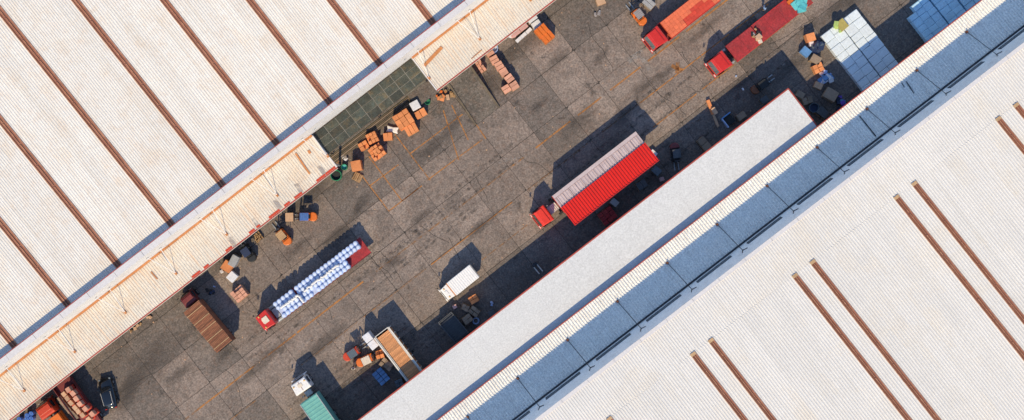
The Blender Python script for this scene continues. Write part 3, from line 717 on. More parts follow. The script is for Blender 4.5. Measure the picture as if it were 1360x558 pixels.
MB().box(L_/2 + 1.25, L_/2 + 1.95, -.42, .38, 2.953, 2.99).build('roof_panel', 'cream_top', t2)
MB().box(L_/2 + .1, L_/2 + .7, -.6, .6, 1.08, 1.3).build('battery_box', 'galv', t2)
wheels(t2, (-L_/2 + 1.2, -L_/2 + 2.4, L_/2 - .6, L_/2 + 2.0), 1.15)
for (xa_, xb_, ya_, yb_) in ((L_/2 - 2.95, L_/2 - .12, -1.1, 1.1), (L_/2 - 12.75, L_/2 - 3.3, -1.1, -.08), (L_/2 - 10.3, L_/2 - 3.3, -.07, 1.1)):
    MB().box(xa_, xb_, ya_, yb_, 1.38, 2.05).build('packing_layer', 'packing', t2, bev=.05)
dme = MB().lathe([(.26, 0), (.28, .03), (.28, .29), (.29, .31), (.28, .33), (.28, .60), (.29, .62), (.28, .64), (.28, .87), (.25, .9)], 14).mesh('drum', 'drum_pale')
cme = MB().lathe([(.19, .9), (.19, .92), (.14, .945)], 10).mesh('drum_lid', 'drum_cap')
def drum(t, x, y, z, label, group, rot=0):
    X, Y = to_world(t, x, y); o = bpy.data.objects.new('drum', dme); COL.objects.link(o); o.location = (X, Y, z); o.rotation_euler.z = t.rotation_euler.z + rs.uniform(0, 3)
    tag(o, label, 'drum', group); link_mesh('drum_lid', cme, o); return o
ORD = 'first second third fourth fifth sixth seventh eighth ninth tenth eleventh twelfth thirteenth fourteenth fifteenth sixteenth seventeenth'.split()
LINE = ('outermost line on the upper left side', 'second line in from the upper left side', 'second line in from the lower right side', 'outermost line on the lower right side')
GD = 'pale blue drums on the red flatbed'
ys = (-.88, -.30, .30, .88)              # heading is lower left: +y is the lower right side
for k in range(5):
    for yi, y in enumerate(ys):
        if k == 0 and y == .30: continue
        drum(t2, L_/2 - .35 - k*.585, y + rs.uniform(-.02, .02), 1.375, f'front block drum {ORD[k]} from the red cab, {LINE[yi]}', GD + ', front block')
n = 17
for k in range(n):
    for yi, y in enumerate(ys[:2]): drum(t2, L_/2 - 3.55 - k*.56, y + rs.uniform(-.02, .02), 1.375, f'pale blue drum {ORD[k]} behind the gap, {LINE[yi]}', GD + ', long row')
for k in range(13):
    for yi, y in enumerate(ys[2:]):
        if k in (3,) and y > .5: continue
        drum(t2, L_/2 - 3.35 - k*.56, y + rs.uniform(-.02, .02), 1.375, f'pale blue drum {ORD[k]} behind the gap, {LINE[yi + 2]}', GD + ', short row')
# white sheeted cans in the aisle
can = MB().lathe([(.13, 0), (.14, .02), (.14, .4), (.06, .46), (.06, .5)], 9).mesh('can', 'white_paint')
for k in range(30):
    x = L_/2 - 4.2 - k*.175; X, Y = to_world(t2, x, rs.choice((-.06, .06)))
    o = bpy.data.objects.new('can', can); COL.objects.link(o); o.location = (X, Y, 2.32); tag(o, 'small white can on top of the drums along the flatbed middle', 'can', 'white cans along the middle of the flatbed')
for k in range(26):
    q = k/25; x = L_/2 - .3 - 2.9*min(1, q*1.3); y = .0 if q < .77 else (q - .77)/.23*1.0
    X, Y = to_world(t2, x + (0 if q < .77 else -.1), y + rs.uniform(-.08, .08)); o = bpy.data.objects.new('can', can); COL.objects.link(o); o.location = (X, Y, 2.32 if q > .1 else 1.4)
    o.scale = (1.1, 1.1, 1); tag(o, 'small white can in the bent row on the front drums', 'can', 'white cans on the front drums')

# brown ribbed truck by the left canopy
a = Vector(px(253.5, 407, 3.3)); b = Vector(px(298, 460.5, 3.3)); ang = atan2(a.y - b.y, a.x - b.x); mid = (a + b)/2; L_ = (a - b).length
t1 = thing('slatted_truck', 'maroon truck with rusty brown slatted cargo roof backed away from the left canopy', 'truck', mid.x, mid.y, 0, ang)
wd = 2.25
for s in (-1, 1): MB().box(-L_/2, L_/2, s*wd/2 - .03, s*wd/2 + .03, 1.1, 3.2).build('side_wall', 'brown_sheet', t1)
MB().box(-L_/2, L_/2, -wd/2 - .05, wd/2 + .05, 1.0, 1.098).build('deck', 'chassis', t1)
MB().box(L_/2 - .05, L_/2, -wd/2 + .035, wd/2 - .035, 1.1, 3.2).build('front_wall', 'brown_sheet', t1)
MB().box(-L_/2 + .1, L_/2, -wd/2 + .031, wd/2 - .031, 3.1, 3.2).build('roof_base', 'black', t1)
slat = MB().box(-.052, .052, -wd/2 - .06, wd/2 + .06, 0, .09).mesh('roof_slat', 'brown_sheet')
n = int(L_/.145)
for k in range(n):
    o = link_mesh('roof_slat', slat, t1, (-L_/2 + .07 + k*L_/n, rs.uniform(-.05, .05), 3.205 + rs.uniform(0, .04)), rs.uniform(-.012, .012))
for k in range(5): MB().box(-L_/2 + .5 + k*1.25, -L_/2 + .58 + k*1.25, -wd/2 - .05, wd/2 + .05, 3.34, 3.38).build('roof_batten', 'tan_top', t1)
chassis(t1, -L_/2, L_/2 + 1.7, .8)
cab(t1, L_/2 + .25, L_/2 + 1.95, 1.75, 2.3, 'maroon', 'slope')
wheels(t1, (-L_/2 + 1.3, L_/2 + 1.2), 1.05, .42)

# white box van
a = Vector(px(599.5, 384.5, 2.7)); b = Vector(px(630, 360, 2.7)); ang = atan2(a.y - b.y, a.x - b.x); mid = (a + b)/2; L_ = (a - b).length
t6 = thing('box_van', 'small white box van standing at the edge of the shade in mid yard', 'van', mid.x, mid.y, 0, ang)
wd = 1.95
MB().box(-L_/2, L_/2, -wd/2, wd/2, .75, 2.64).build('cargo_box', 'white_paint', t6, bev=.10)
MB().corr(-L_/2 + .04, L_/2 - .04, -wd/2 + .04, wd/2 - .04, 2.665, 2.665, .3, .025, .02).build('box_roof', 'white_paint', t6)
MB().box(-L_/2 - .03, -L_/2 - .002, -wd/2 + .03, wd/2 - .03, .8, 2.6).build('rear_door', 'cream_paint', t6)
cab(t6, L_/2 + .05, L_/2 + 1.4, 1.85, 2.3, 'white_paint', 'flat', roofmat='white_paint')
MB().box(L_/2 + .002, L_/2 + .09, -wd/2 + .02, wd/2 - .02, 1.9, 2.45).build('box_bulkhead', 'rust', t6)
chassis(t6, -L_/2, L_/2 + 1.1, .6)
wheels(t6, (-L_/2 + .7, L_/2 + .85), .9, .36, .2)

# teal box truck with white cab at the bottom edge
rc = Vector(px(409, 530, 3.4)); bk = Vector(px(447, 585, 3.4)); ang = atan2(rc.y - bk.y, rc.x - bk.x); mid = (rc + bk)/2; L_ = (rc - bk).length
t4 = thing('box_truck', 'teal roofed box truck with square white cab at the lower edge of the yard', 'truck', mid.x, mid.y, 0, ang)
wd = 2.35
MB().box(-L_/2, L_/2, -wd/2, wd/2, 1.0, 3.36).build('cargo_box', 'teal', t4, bev=.03)
MB().corr(-L_/2 + .05, L_/2 - .05, -wd/2 + .05, wd/2 - .05, 3.385, 3.385, .45, .03, .02).build('box_roof', 'teal', t4)
for s in (-1, 1): MB().box(-L_/2, L_/2, s*wd/2 - .04, s*wd/2 + .04, 3.34, 3.44).build('roof_rail', 'galv', t4)
cab(t4, L_/2 + 1.0, L_/2 + 2.75, 2.25, 2.8, 'white_paint', 'flat', roofmat='cream_top')
MB().box(L_/2 + 1.15, L_/2 + 2.35, -.02, .02, 2.803, 2.84).build('roof_seam', 'brown_sheet', t4)
MB().box(L_/2 + .2, L_/2 + .85, -.5, .4, .95, 1.5).tube((L_/2 + .5, .6, 1), (L_/2 + .5, .6, 2.2), .08, 6).build('battery_box', 'galv', t4)
chassis(t4, -L_/2, L_/2 + 2.4, .85)
wheels(t4, (-L_/2 + 1.5, -L_/2 + 2.7, L_/2 + 1.9), 1.15)

# orange slatted load on rail-sided truck
a = Vector(px(506.5, 442, 3.0)); b = Vector(px(550, 499, 3.0)); dv = (b - a).normalized(); ang = atan2(dv.y, dv.x)
t5 = thing('stake_truck', 'high pale sided truck with bright orange slatted load, nose under the grey canopy', 'truck', *((a + dv*3.6)), 0, ang)
L_ = 7.2; wd = 2.15
MB().box(-L_/2, L_/2, -wd/2, wd/2, 1.0, 1.15).build('deck', 'chassis', t5)
sm = MB().box(-.042, .042, -wd/2 + .25, wd/2 - .25, 0, .12).mesh('load_slat', 'orange_bar')
MB().box(-L_/2 + .2, L_/2 - .2, -wd/2 + .22, wd/2 - .22, 1.151, 2.65).build('load_core', 'rust', t5)
n = 50
for k in range(n): link_mesh('load_slat', sm, t5, (-L_/2 + .3 + k*(L_ - .6)/n, 0, 2.66 + rs.uniform(0, .05)))
for s in (-1, 1):
    MB().box(-L_/2, L_/2, s*(wd/2 - .16) - .045, s*(wd/2 - .16) + .045, 2.8, 2.92).build('inner_rail', 'pale_steel', t5)
    MB().box(-L_/2, L_/2, s*wd/2 - .08, s*wd/2 + .08, 2.86, 3.0).build('top_rail', 'pale_steel', t5)
    MB().box(-L_/2, L_/2, s*wd/2 - .025, s*wd/2 + .025, 1.15, 2.855).build('side_board', 'rust', t5)
    for k in range(9): MB().box(-L_/2 + k*.88, -L_/2 + .12 + k*.88, s*(wd/2 + .055), s*(wd/2 + .10), 1.1, 2.98).build('stake', 'pale_steel', t5)
MB().box(-L_/2 - .08, -L_/2 - .002, -wd/2 + .06, wd/2 - .06, 1.15, 2.9).build('tailgate', 'pale_steel', t5)
chassis(t5, -L_/2, L_/2 + 2, .85)
cab(t5, L_/2 + .3, L_/2 + 2.1, 2.1, 2.6, 'cab_red')
wheels(t5, (-L_/2 + 1.3, -L_/2 + 2.5, L_/2 + 1.2), 1.05, .45)

# red truck loaded with orange cartons (upper right)
a = Vector(px(881, 43, 2.4)); b = Vector(px(950, -11, 2.4)); ang = atan2(a.y - b.y, a.x - b.x); mid = (a + b)/2; L_ = (a - b).length
t7 = thing('cargo_truck', 'red cab truck under a flat orange carton load beside the orange lane line', 'truck', mid.x, mid.y, 0, ang)
wd = 2.4
MB().box(-L_/2, L_/2, -wd/2, wd/2, 1.05, 1.2).build('deck', 'maroon', t7)
for s in (-1, 1): MB().box(-L_/2, L_/2, s*wd/2 - .03, s*wd/2 + .03, 1.2, 1.9).build('side_board', 'cab_red', t7)
chassis(t7, -L_/2, L_/2 + 1.6, .85)
cab(t7, L_/2 + .12, L_/2 + 2.25, 2.35, 2.85, 'cab_red', 'slope', 'screen')
wheels(t7, (-L_/2 + 1.2, -L_/2 + 2.4, L_/2 + 1.5), 1.15)
cm = {m: MB().cbox(0, 0, .6, .455, .45, 1.2).mesh('carton', m) for m in ('orange_load', 'red_load')}
ld = thing('carton_load', 'low block of orange and red cartons filling the red truck bed', 'cartons', mid.x, mid.y, 1.2, ang)
nx = int(L_/.47)
for i in range(nx):
    for j in range(5):
        red = (i < nx*.42 and j > 2) or (i < nx*.58 and j > 3)
        x = L_/2 - .25 - (nx - 1 - i)*.47
        x = -L_/2 + .25 + i*.47
        link_mesh('carton', cm['red_load' if ((i > 1 and i < nx*.65 and j >= 3) or (i < nx*.45 and i > 3 and j == 2)) else 'orange_load'], ld, (x, -.92 + j*.46, rs.uniform(-.04, .0) - (.10 if j >= 3 and i < nx*.65 else 0)))

# empty red flatbed with a scrap pile (upper right)
a = Vector(px(971, 72, 1.4)); b = Vector(px(1072, -7, 1.4)); ang = atan2(a.y - b.y, a.x - b.x); mid = (a + b)/2; L_ = (a - b).length
t8 = thing('flatbed_truck', 'red articulated flatbed with bare worn red deck and a scrap pile on it', 'truck', mid.x, mid.y, 0, ang)
wd = 2.35; n = 6
for k in range(n):
    fw = k > 3
    MB().box(-L_/2 + k*L_/n + .01, -L_/2 + (k+1)*L_/n - .01, -wd/2, wd/2, 1.2, (1.58 if fw else 1.36) + rs.uniform(0, .012)).build('deck_plate', 'bed_red', t8)
for s in (-1, 1): MB().box(-L_/2, L_/2, min(s*(wd/2 + .003), s*(wd/2 + .06)), max(s*(wd/2 + .003), s*(wd/2 + .06)), 1.15, 1.4).build('side_rail', 'cab_red', t8)
chassis(t8, -L_/2, L_/2 + 1.6, .9, tanks=L_/2 + .1)
cab(t8, L_/2 + .85, L_/2 + 3.1, 2.3, 2.9, 'cab_red', 'slope', 'screen')
MB().cbox(L_/2 + .5, .6, 1.5, .5, .4, .9).cbox(L_/2 + .45, -.5, 1.4, .4, .5, .5).build('air_tank', 'chassis', t8)
MB().box(-L_/2 + .95, -L_/2 + 1.15, -wd/2 - .08, wd/2 + .08, 1.375, 1.75).build('deck_stop', 'tan_top', t8)
wheels(t8, (-L_/2 + 1.2, -L_/2 + 2.4, L_/2 - .8, L_/2 + 2.2), 1.15)
def heap(px_, py_, z0, n, r, mats, label, cat, name='scrap_pile', hgt=.5, size=.35):
    X, Y = px(px_, py_, z0 + .3); t = thing(name, label, cat, X, Y, z0)
    for k in range(n):
        a_ = rs.uniform(0, 6.3); q = r*math.sqrt(rs.random()); s_ = size*rs.uniform(.6, 1.4)
        MB().cbox(0, 0, s_*.3, s_, s_*rs.uniform(.5, 1), s_*.6).build('piece', rs.choice(mats), t, bev=.03, loc=(q*cos(a_), q*sin(a_), rs.uniform(0, hgt)*(1 - q/r)), rz=rs.uniform(0, 3)).rotation_euler.x = rs.uniform(-.4, .4)
    return t
heap(1004, 43, 1.38, 14, .6, ('chassis', 'wood', 'grey_top', 'black'), 'dark scrap pile with tan pieces heaped on the bare red flatbed', 'scrap')
heap(1009.5, 53, 1.6, 4, .35, ('carton_tan', 'cream_top'), 'three pale cartons beside the scrap heap on the red flatbed', 'cartons', 'carton_heap', .2, .55)
heap(1063, 6, 1.5, 9, .75, ('cyan', 'cyan'), 'crumpled turquoise tarpaulin heap at the rear of the red flatbed', 'tarpaulin', 'tarpaulin_heap', .7, .8)
heap(1052, 2, 1.4, 5, .5, ('machine_orange', 'tan_top'), 'orange machine parts beside the turquoise tarpaulin', 'machine parts', 'machine_parts', .5, .6)

# two trucks at the lower left corner
def simple_truck(hx, hy, tx, ty, z, wd, lbl, cabm, bedm, cabL=1.9, name='cargo_truck', style='slope', h=2.6):
    a = Vector(px(hx, hy, z)); b = Vector(px(tx, ty, z)); ang = atan2(a.y - b.y, a.x - b.x); mid = (a + b)/2; L_ = (a - b).length
    t = thing(name, lbl, 'truck', mid.x, mid.y, 0, ang)
    bx = L_/2 - cabL - .25
    MB().box(-L_/2, bx, -wd/2, wd/2, 1.0, 1.2).build('deck', bedm, t)
    for s in (-1, 1): MB().box(-L_/2, bx, s*wd/2 - .03, s*wd/2 + .03, 1.203, 1.75).build('side_board', bedm, t)
    chassis(t, -L_/2, L_/2 - .5, .8); cab(t, L_/2 - cabL, L_/2, wd*.96, h, cabm, style)
    wheels(t, (-L_/2 + 1.2, L_/2 - 1.0), wd/2, .44)
    return t, L_, bx
t9, L9, bx9 = simple_truck(53, 535, 100, 600, 2.4, 2.15, 'orange truck, nose tucked against the lower left canopy', 'machine_red', 'machine_orange')
MB().box(-L9/2 + .1, bx9 - .1, -.98, .98, 1.21, 2.3).build('cargo_cover', 'machine_orange', t9, bev=.05)
t10, L10, bx10 = simple_truck(64, 485, 126, 572, 1.8, 2.5, 'red bed truck stacked with pinkish cartons beside the black car', 'maroon', 'maroon', cabL=1.6, h=2.2)
cp = MB().cbox(0, 0, .45, .58, .54, .9).mesh('carton', 'carton_pink'); ct = MB().cbox(0, 0, .45, .56, .5, .9).mesh('carton', 'carton_tan'); cb = MB().cbox(0, 0, .4, .60, .52, .8).mesh('carton', 'carton_brown')
def z15(X): return (20 + X[0]/7.15, 480 + X[1]/7.15)
for pts, me, z, lab, grp in (([(505,270),(550,305),(580,355),(615,405),(665,450),(730,500)], cp, 1.9, 'pinkish carton in the tall row nearest the black car', 'outer row of pinkish cartons'),
                   ([(465,312),(497,352),(530,395),(570,440),(600,475),(640,510),(700,550)], ct, 1.35, 'tan carton in the middle row', 'middle row of tan cartons'),
                   ([(425,358),(450,396),(480,433),(510,468),(545,500),(575,530)], cb, .75, 'dull brown carton in the low shaded row', 'low row of brown cartons')):
    for pi_, p in enumerate(pts):
        X, Y = px(*z15(p), z + .8); o = bpy.data.objects.new('carton', me); COL.objects.link(o); o.location = (X, Y, z - (.0)); o.rotation_euler.z = R(-52 + rs.uniform(-6, 6)); tag(o, ORD[pi_] + ' from the canopy, ' + lab, 'carton', grp)
        if z > .8:
            q = MB().cbox(0, 0, -.25, .72, .9, .49).build('carton_base', 'red_load', o)

# black car
X, Y = px(142.5, 523, .9); ang = atan2(39, -10)
car = thing('parked_car', 'black hatchback parked alone by the lower left canopy', 'car', X, Y, 0, ang)
def loft(sections, mat, name, parent, smooth=True):
    mb = MB(); k = len(sections[0])
    for s in sections: mb.v += s
    for i in range(len(sections) - 1):
        for j in range(k):
            q = (j + 1) % k; mb.f.append((i*k + j, (i+1)*k + j, (i+1)*k + q, i*k + q))
    mb.f.append(tuple(range(k))); mb.f.append(tuple(range(len(sections)*k - 1, (len(sections)-1)*k - 1, -1)))
    o = mb.build(name, mat, parent, smooth=smooth); m = o.modifiers.new('s', 'SUBSURF'); m.levels = 1; m.render_levels = 2; return o
def sec(x, hw_, z0, z1, sh=.8): return [(x, -hw_*.92, z0), (x, -hw_, (z0+z1)/2), (x, -hw_*sh, z1), (x, hw_*sh, z1), (x, hw_, (z0+z1)/2), (x, hw_*.92, z0)]
loft([sec(1.95, .55, .35, .60), sec(1.85, .74, .28, .75), sec(1.5, .84, .25, .92), sec(.8, .87, .25, 1.0), sec(0, .88, .25, 1.02), sec(-1.2, .87, .25, 1.02), sec(-1.75, .80, .3, .98), sec(-1.92, .66, .38, .85)], 'car_black', 'body', car)
loft([sec(.95, .66, .95, 1.0, .9), sec(.45, .70, .98, 1.38, .82), sec(0, .72, .98, 1.5, .8), sec(-1.1, .71, .98, 1.48, .8), sec(-1.72, .62, .95, 1.02, .9)], 'glass', 'windows', car)
loft([sec(.35, .55, 1.42, 1.46, .9), sec(0, .60, 1.46, 1.54, .9), sec(-1.1, .59, 1.44, 1.52, .9), sec(-1.45, .53, 1.36, 1.40, .9)], 'car_black', 'roof', car)
for s in (-1, 1):
    MB().tube((.25, s*.60, 1.52), (-1.35, s*.56, 1.47), .022, 6).build('roof_rail', 'pale_steel', car)
    MB().cbox(.62, s*.95, 1.0, .12, .18, .12).build('mirror', 'car_black', car, bev=.02)
    MB().cbox(1.78, s*.62, .66, .2, .26, .12).build('headlight', 'screen', car, bev=.02)
    MB().cbox(-1.86, s*.62, .8, .08, .24, .14).build('tail_light', 'cab_red', car)
wheels(car, (1.2, -1.2), .87, .32, .2)

# ------------------------------------------------------------------ forklifts
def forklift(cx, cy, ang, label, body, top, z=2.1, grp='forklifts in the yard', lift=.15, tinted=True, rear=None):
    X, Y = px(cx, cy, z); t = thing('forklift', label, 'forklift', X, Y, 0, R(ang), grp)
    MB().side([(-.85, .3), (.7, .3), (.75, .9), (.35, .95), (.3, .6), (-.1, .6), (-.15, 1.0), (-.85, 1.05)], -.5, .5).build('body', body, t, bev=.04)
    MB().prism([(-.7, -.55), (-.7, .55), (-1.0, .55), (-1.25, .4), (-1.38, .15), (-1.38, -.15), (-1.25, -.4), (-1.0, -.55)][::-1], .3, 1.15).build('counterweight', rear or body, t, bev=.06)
    for x in (-.55, .55):
        for s in (-1, 1): MB().tube((x, s*.46, .9), (x - .08*(x/.55), s*.42, 2.05), .035, 6).build('guard_post', 'dark_steel', t)
    g = MB().box(-.52, .55, -.48, .48, 2.051, 2.11).build('overhead_guard', top, t, bev=.02)
    for k in range(5): MB().box(-.46 + k*.22, -.40 + k*.22, -.46, .46, 2.113, 2.14).build('guard_bar', top, g)
    mm = MB()
    for s in (-1, 1): mm.box(.80, .92, s*.33 - .05, s*.33 + .05, .1, 2.3)
    mm.box(.81, .91, -.279, .279, 2.15, 2.28).box(.81, .91, -.279, .279, 1.0, 1.1); mm.build('mast', 'dark_steel', t)
    MB().box(.93, .98, -.5, .5, lift + .1, lift + .55).build('carriage', 'dark_steel', t)
    for s in (-1, 1): MB().box(.99, 2.0, s*.25 - .06, s*.25 + .06, lift, lift + .05).build('fork', 'galv', t)
    MB().box(-.5, -.05, -.24, .24, 1.0, 1.12).box(-.6, -.5, -.24, .24, 1.0, 1.5).build('seat', 'seat', t, bev=.03)
    MB().tube((.25, 0, 1.2), (.3, 0, 1.23), .17, 10).build('steering_wheel', 'black', t)
    wheels(t, (.5, -.85), .56, .27, .18)
    return t
forklift(404, 288, 180, 'orange forklift with blue guard roof carrying a tan box towards the left', 'machine_orange', 'blue_top')
forklift(373, 313, 129.5, 'orange forklift with tan guard roof nosing under the left canopy', 'machine_orange', 'tan_top')
forklift(848.6, 18.5, 128, 'amber forklift with grey guard roof at the top of the yard', 'machine_orange', 'grey_top')
forklift(467.6, 470, 34, 'red forklift with slate guard roof left of the tall white wrapped load', 'machine_red', 'steel_top')
forklift(486, 479, 25, 'orange forklift with cream guard roof facing the orange slatted truck', 'machine_orange', 'cream_top')
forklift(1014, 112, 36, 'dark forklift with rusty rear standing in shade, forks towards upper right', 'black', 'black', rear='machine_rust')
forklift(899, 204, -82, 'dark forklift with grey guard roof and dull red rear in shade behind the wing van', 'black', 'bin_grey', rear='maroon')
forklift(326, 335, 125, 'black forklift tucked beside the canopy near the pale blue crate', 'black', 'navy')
pj = thing('pallet_jack', 'hand pallet jack with pale prongs in the shade below the wing van', 'pallet jack', *px(711, 353), 0, R(-50))
for s in (-1, 1): MB().box(0, 1.1, s*.26 - .07, s*.26 + .07, .08, .14).build('fork', 'pale_steel', pj)
MB().box(-.35, -.01, -.34, .34, .08, .5).build('pump_body', 'dark_steel', pj); MB().tube((-.3, 0, .5), (-.55, 0, 1.2), .03, 6).build('handle', 'dark_steel', pj)

# ------------------------------------------------------------------ palletised goods
pal = MB()
for k in range(5): pal.box(-.5, .5, -.5 + k*.22, -.38 + k*.22, .11, .14)
for k in range(3): pal.box(-.5 + k*.45, -.40 + k*.45, -.5, .5, .0, .108)
pal_me = pal.mesh('pallet', 'wood')
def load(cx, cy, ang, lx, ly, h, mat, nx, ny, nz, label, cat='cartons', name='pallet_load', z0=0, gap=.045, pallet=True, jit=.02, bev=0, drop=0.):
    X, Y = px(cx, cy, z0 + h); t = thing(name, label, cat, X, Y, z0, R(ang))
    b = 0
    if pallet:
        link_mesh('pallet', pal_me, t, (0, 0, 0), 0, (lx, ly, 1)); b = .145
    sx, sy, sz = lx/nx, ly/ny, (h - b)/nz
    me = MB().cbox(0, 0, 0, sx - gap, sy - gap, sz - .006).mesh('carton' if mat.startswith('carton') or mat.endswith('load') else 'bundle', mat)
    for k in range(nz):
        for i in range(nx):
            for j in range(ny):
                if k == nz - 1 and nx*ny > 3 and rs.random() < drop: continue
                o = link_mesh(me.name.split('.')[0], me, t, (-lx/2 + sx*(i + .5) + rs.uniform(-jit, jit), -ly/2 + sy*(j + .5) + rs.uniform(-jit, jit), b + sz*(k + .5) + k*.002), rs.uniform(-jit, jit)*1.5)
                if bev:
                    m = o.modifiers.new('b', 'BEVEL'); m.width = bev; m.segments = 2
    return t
A = 37.65
load(301.5, 354, 55, 1.25, 1.25, 1.3, 'carton_orange', 1, 1, 1, 'plain bright orange crate beside the pale blue crate at the left canopy', 'crate')
load(310, 346.5, 60, 1.45, .95, 1.5, 'wrap_grey', 1, 1, 1, 'pale blue grey crate between the orange crate and black forklift', 'crate', bev=.04)
load(308, 368, 50, 1.15, 1.1, .9, 'wrap_white', 1, 1, 1, 'whitish wrapped crate below the plain orange crate', 'crate', bev=.05)
load(317, 390.5, 40, 1.65, 1.55, 1.3, 'carton_pink', 3, 4, 3, 'square pallet of small pink cartons above the red cab of the drum lorry', drop=.1)
load(384, 288.5, 0, 1.0, 1.1, 1.0, 'carton_tan', 1, 1, 1, 'tan box on the forks of the blue roofed forklift', 'box', z0=.2, pallet=False)
load(473, 220, 10, 1.25, 1.25, 1.6, 'carton_orange', 1, 1, 2, 'tall orange carton standing above the bare wooden pallet', 'carton')
t = load(474.7, 235.4, -28, 1.1, 1.05, .3, 'wood', 5, 1, 1, 'low bare wooden pallet pile at the end of the left canopy', 'pallet', 'pallet_stack', pallet=True)
load(482.5, 193.5, 30, 1.15, 1.0, 1.0, 'carton_orange', 2, 2, 2, 'small orange carton stack nearest the white scrap by the dock', drop=.2)
load(494, 183, 25, 1.3, 1.3, 1.4, 'carton_orange', 3, 3, 3, 'orange carton stack tight against the dock edge', drop=.2)
load(500, 201.5, 35, 1.75, 1.6, 1.4, 'carton_orange', 4, 4, 3, 'wide pallet of many small orange cartons, lowest of the dock cluster', drop=.22, jit=.05)
load(515, 181.5, 5, 1.15, .95, .9, 'carton_orange', 2, 1, 1, 'low pair of orange cartons under the white sack', jit=.04)
load(535.4, 158.5, 33, 2.1, 1.9, 1.9, 'carton_orange', 3, 3, 3, 'largest orange carton block in front of the dock', jit=.02)
load(546, 171.5, 30, 1.5, 1.15, 1.5, 'carton_orange', 3, 1, 2, 'orange carton block touching the lower corner of the largest block')
load(551, 139.6, 30, 1.15, 1.1, 1.5, 'wrap_white', 1, 1, 1, 'white wrapped crate beside the dock landing', 'crate', bev=.05)
load(558.5, 150.6, 30, 1.4, .9, 1.1, 'carton_orange', 2, 1, 2, 'long orange carton stack below the white wrapped dock crate')
for i, (x, y, h) in enumerate(((650, 69, 1.3), (656.5, 79, 1.25), (663, 87, 1.35), (669, 95.5, 1.2), (676.5, 104, 1.3), (683, 113.5, 1.2), (672.5, 118, 1.0))):
    load(x, y, 33 + rs.uniform(-6, 6), 1.0, .92, h, 'carton_pink', 1, 2, 2, ['pink carton pallet against the canopy edge, first of the row', 'pink carton pallet second from the canopy in the row', 'pink carton pallet third from the canopy in the row',
         'pink carton pallet in the middle of the row', 'pink carton pallet fifth from the canopy in the row', 'pink carton pallet at the lower right end of the row', 'pink carton pallet set beside the row end, nearest the ramp'][i], drop=.06)
load(637, 85.6, -56, 1.9, .75, 1.3, 'carton_pink', 5, 2, 2, 'narrow stack of pale cartons by the top of the ramp', drop=.25, jit=.04)
load(689, 38, 38, 2.3, 1.0, .7, 'wrap_pink', 2, 1, 1, 'flat pink wrapped bundle beside the canopy edge', 'bundle', bev=.05)
heap(680, 46, .1, 6, .45, ('wrap_white', 'wrap_pink'), 'crumpled pale wrapping at the end of the pink bundle', 'wrapping', 'wrapping_heap', .3, .5)
load(695.6, 46.6, 42, 2.5, .45, .5, 'wrap_white', 3, 1, 1, 'long thin white boards lying next to the pink bundle', 'boards', 'board_stack', pallet=False)
load(706, 23, 35, 1.25, 1.0, 1.2, 'wrap_white', 1, 1, 1, 'white crate with grey centre tight under the canopy edge', 'crate', bev=.04)
load(713, 33, 35, 1.15, 1.05, 1.1, 'wrap_white', 1, 1, 1, 'white crate touching the twin orange crates', 'crate', bev=.04)
load(719.5, 40.5, 40, 1.5, 1.2, 1.6, 'machine_orange', 3, 1, 1, 'deep orange crate, upper of the touching pair', 'crate')
load(727.5, 49, 40, 1.45, 1.05, 1.5, 'machine_orange', 3, 1, 1, 'deep orange crate, lower of the touching pair', 'crate')
load(798, 1.5, 20, 1.1, .8, .8, 'carton_tan', 1, 1, 1, 'tan carton cut by the top edge of the photo', 'carton')
load(862, 4, -40, 1.5, 1.0, 1.1, 'wrap_grey', 1, 2, 1, 'greyish wrapped crate behind the amber forklift', 'crate', bev=.04)
load(504, 471, 20, 1.0, 1.0, 1.0, 'carton_orange', 2, 2, 2, 'orange carton stack between the cream roofed forklift and slatted truck', drop=.2)
load(491.7, 453.4, -52, 2.15, 1.05, 2.3, 'wrap_white', 2, 1, 1, 'tall white and lilac wrapped load at the corner of the slatted truck', 'wrapped load', bev=.05)
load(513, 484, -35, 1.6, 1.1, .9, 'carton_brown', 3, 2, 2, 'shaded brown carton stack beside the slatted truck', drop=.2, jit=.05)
load(506, 500, -50, 1.9, 1.45, .35, 'blue', 4, 2, 1, 'low stack of blue plastic pallets lying in the shade', 'pallets', 'pallet_stack', pallet=False, gap=.06)
load(530, 508.6, 20, 1.0, .9, .9, 'steel_top', 2, 2, 1, 'dull blue crate half under the grey canopy edge', 'crate')
load(816, 269, -38, 1.0, .8, 1.0, 'wrap_grey', 1, 1, 1, 'small grey crate beside the raised red wing', 'crate', bev=.03)
load(807, 286.5, 37, 1.95, 1.7, 1.1, 'bed_red', 3, 3, 1, 'square dark red crate between wing van and grey canopy', 'crate')
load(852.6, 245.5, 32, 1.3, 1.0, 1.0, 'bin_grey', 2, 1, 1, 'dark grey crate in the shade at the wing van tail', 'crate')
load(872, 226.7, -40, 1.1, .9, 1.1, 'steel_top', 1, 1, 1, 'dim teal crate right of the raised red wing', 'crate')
load(868.7, 203, -40, .9, .5, .6, 'wrap_white', 2, 1, 1, 'small pale bundle off the rear corner of the wing van', 'bundle', pallet=False)
load(879, 238, 20, .6, .5, .5, 'wrap_pink', 1, 1, 1, 'small pink bundle at the edge of the grey canopy', 'bundle', pallet=False)
load(629, 397.6, 30, 1.1, .95, 1.0, 'carton_orange', 2, 2, 2, 'brightest orange carton stack below the white box van', drop=.15)
load(604, 407.6, 30, .55, .5, .5, 'wrap_pink', 1, 1, 1, 'little reddish box in the shade below the white van nose', 'box', pallet=False)
load(618, 408.7, -20, .95, .8, .7, 'carton_brown', 2, 2, 1, 'brown carton cluster just left of the brightest orange stack', jit=.06)
load(630, 414, -35, 1.3, .95, .9, 'carton_brown', 2, 2, 1, 'brown carton cluster above the blue ring', jit=.05)
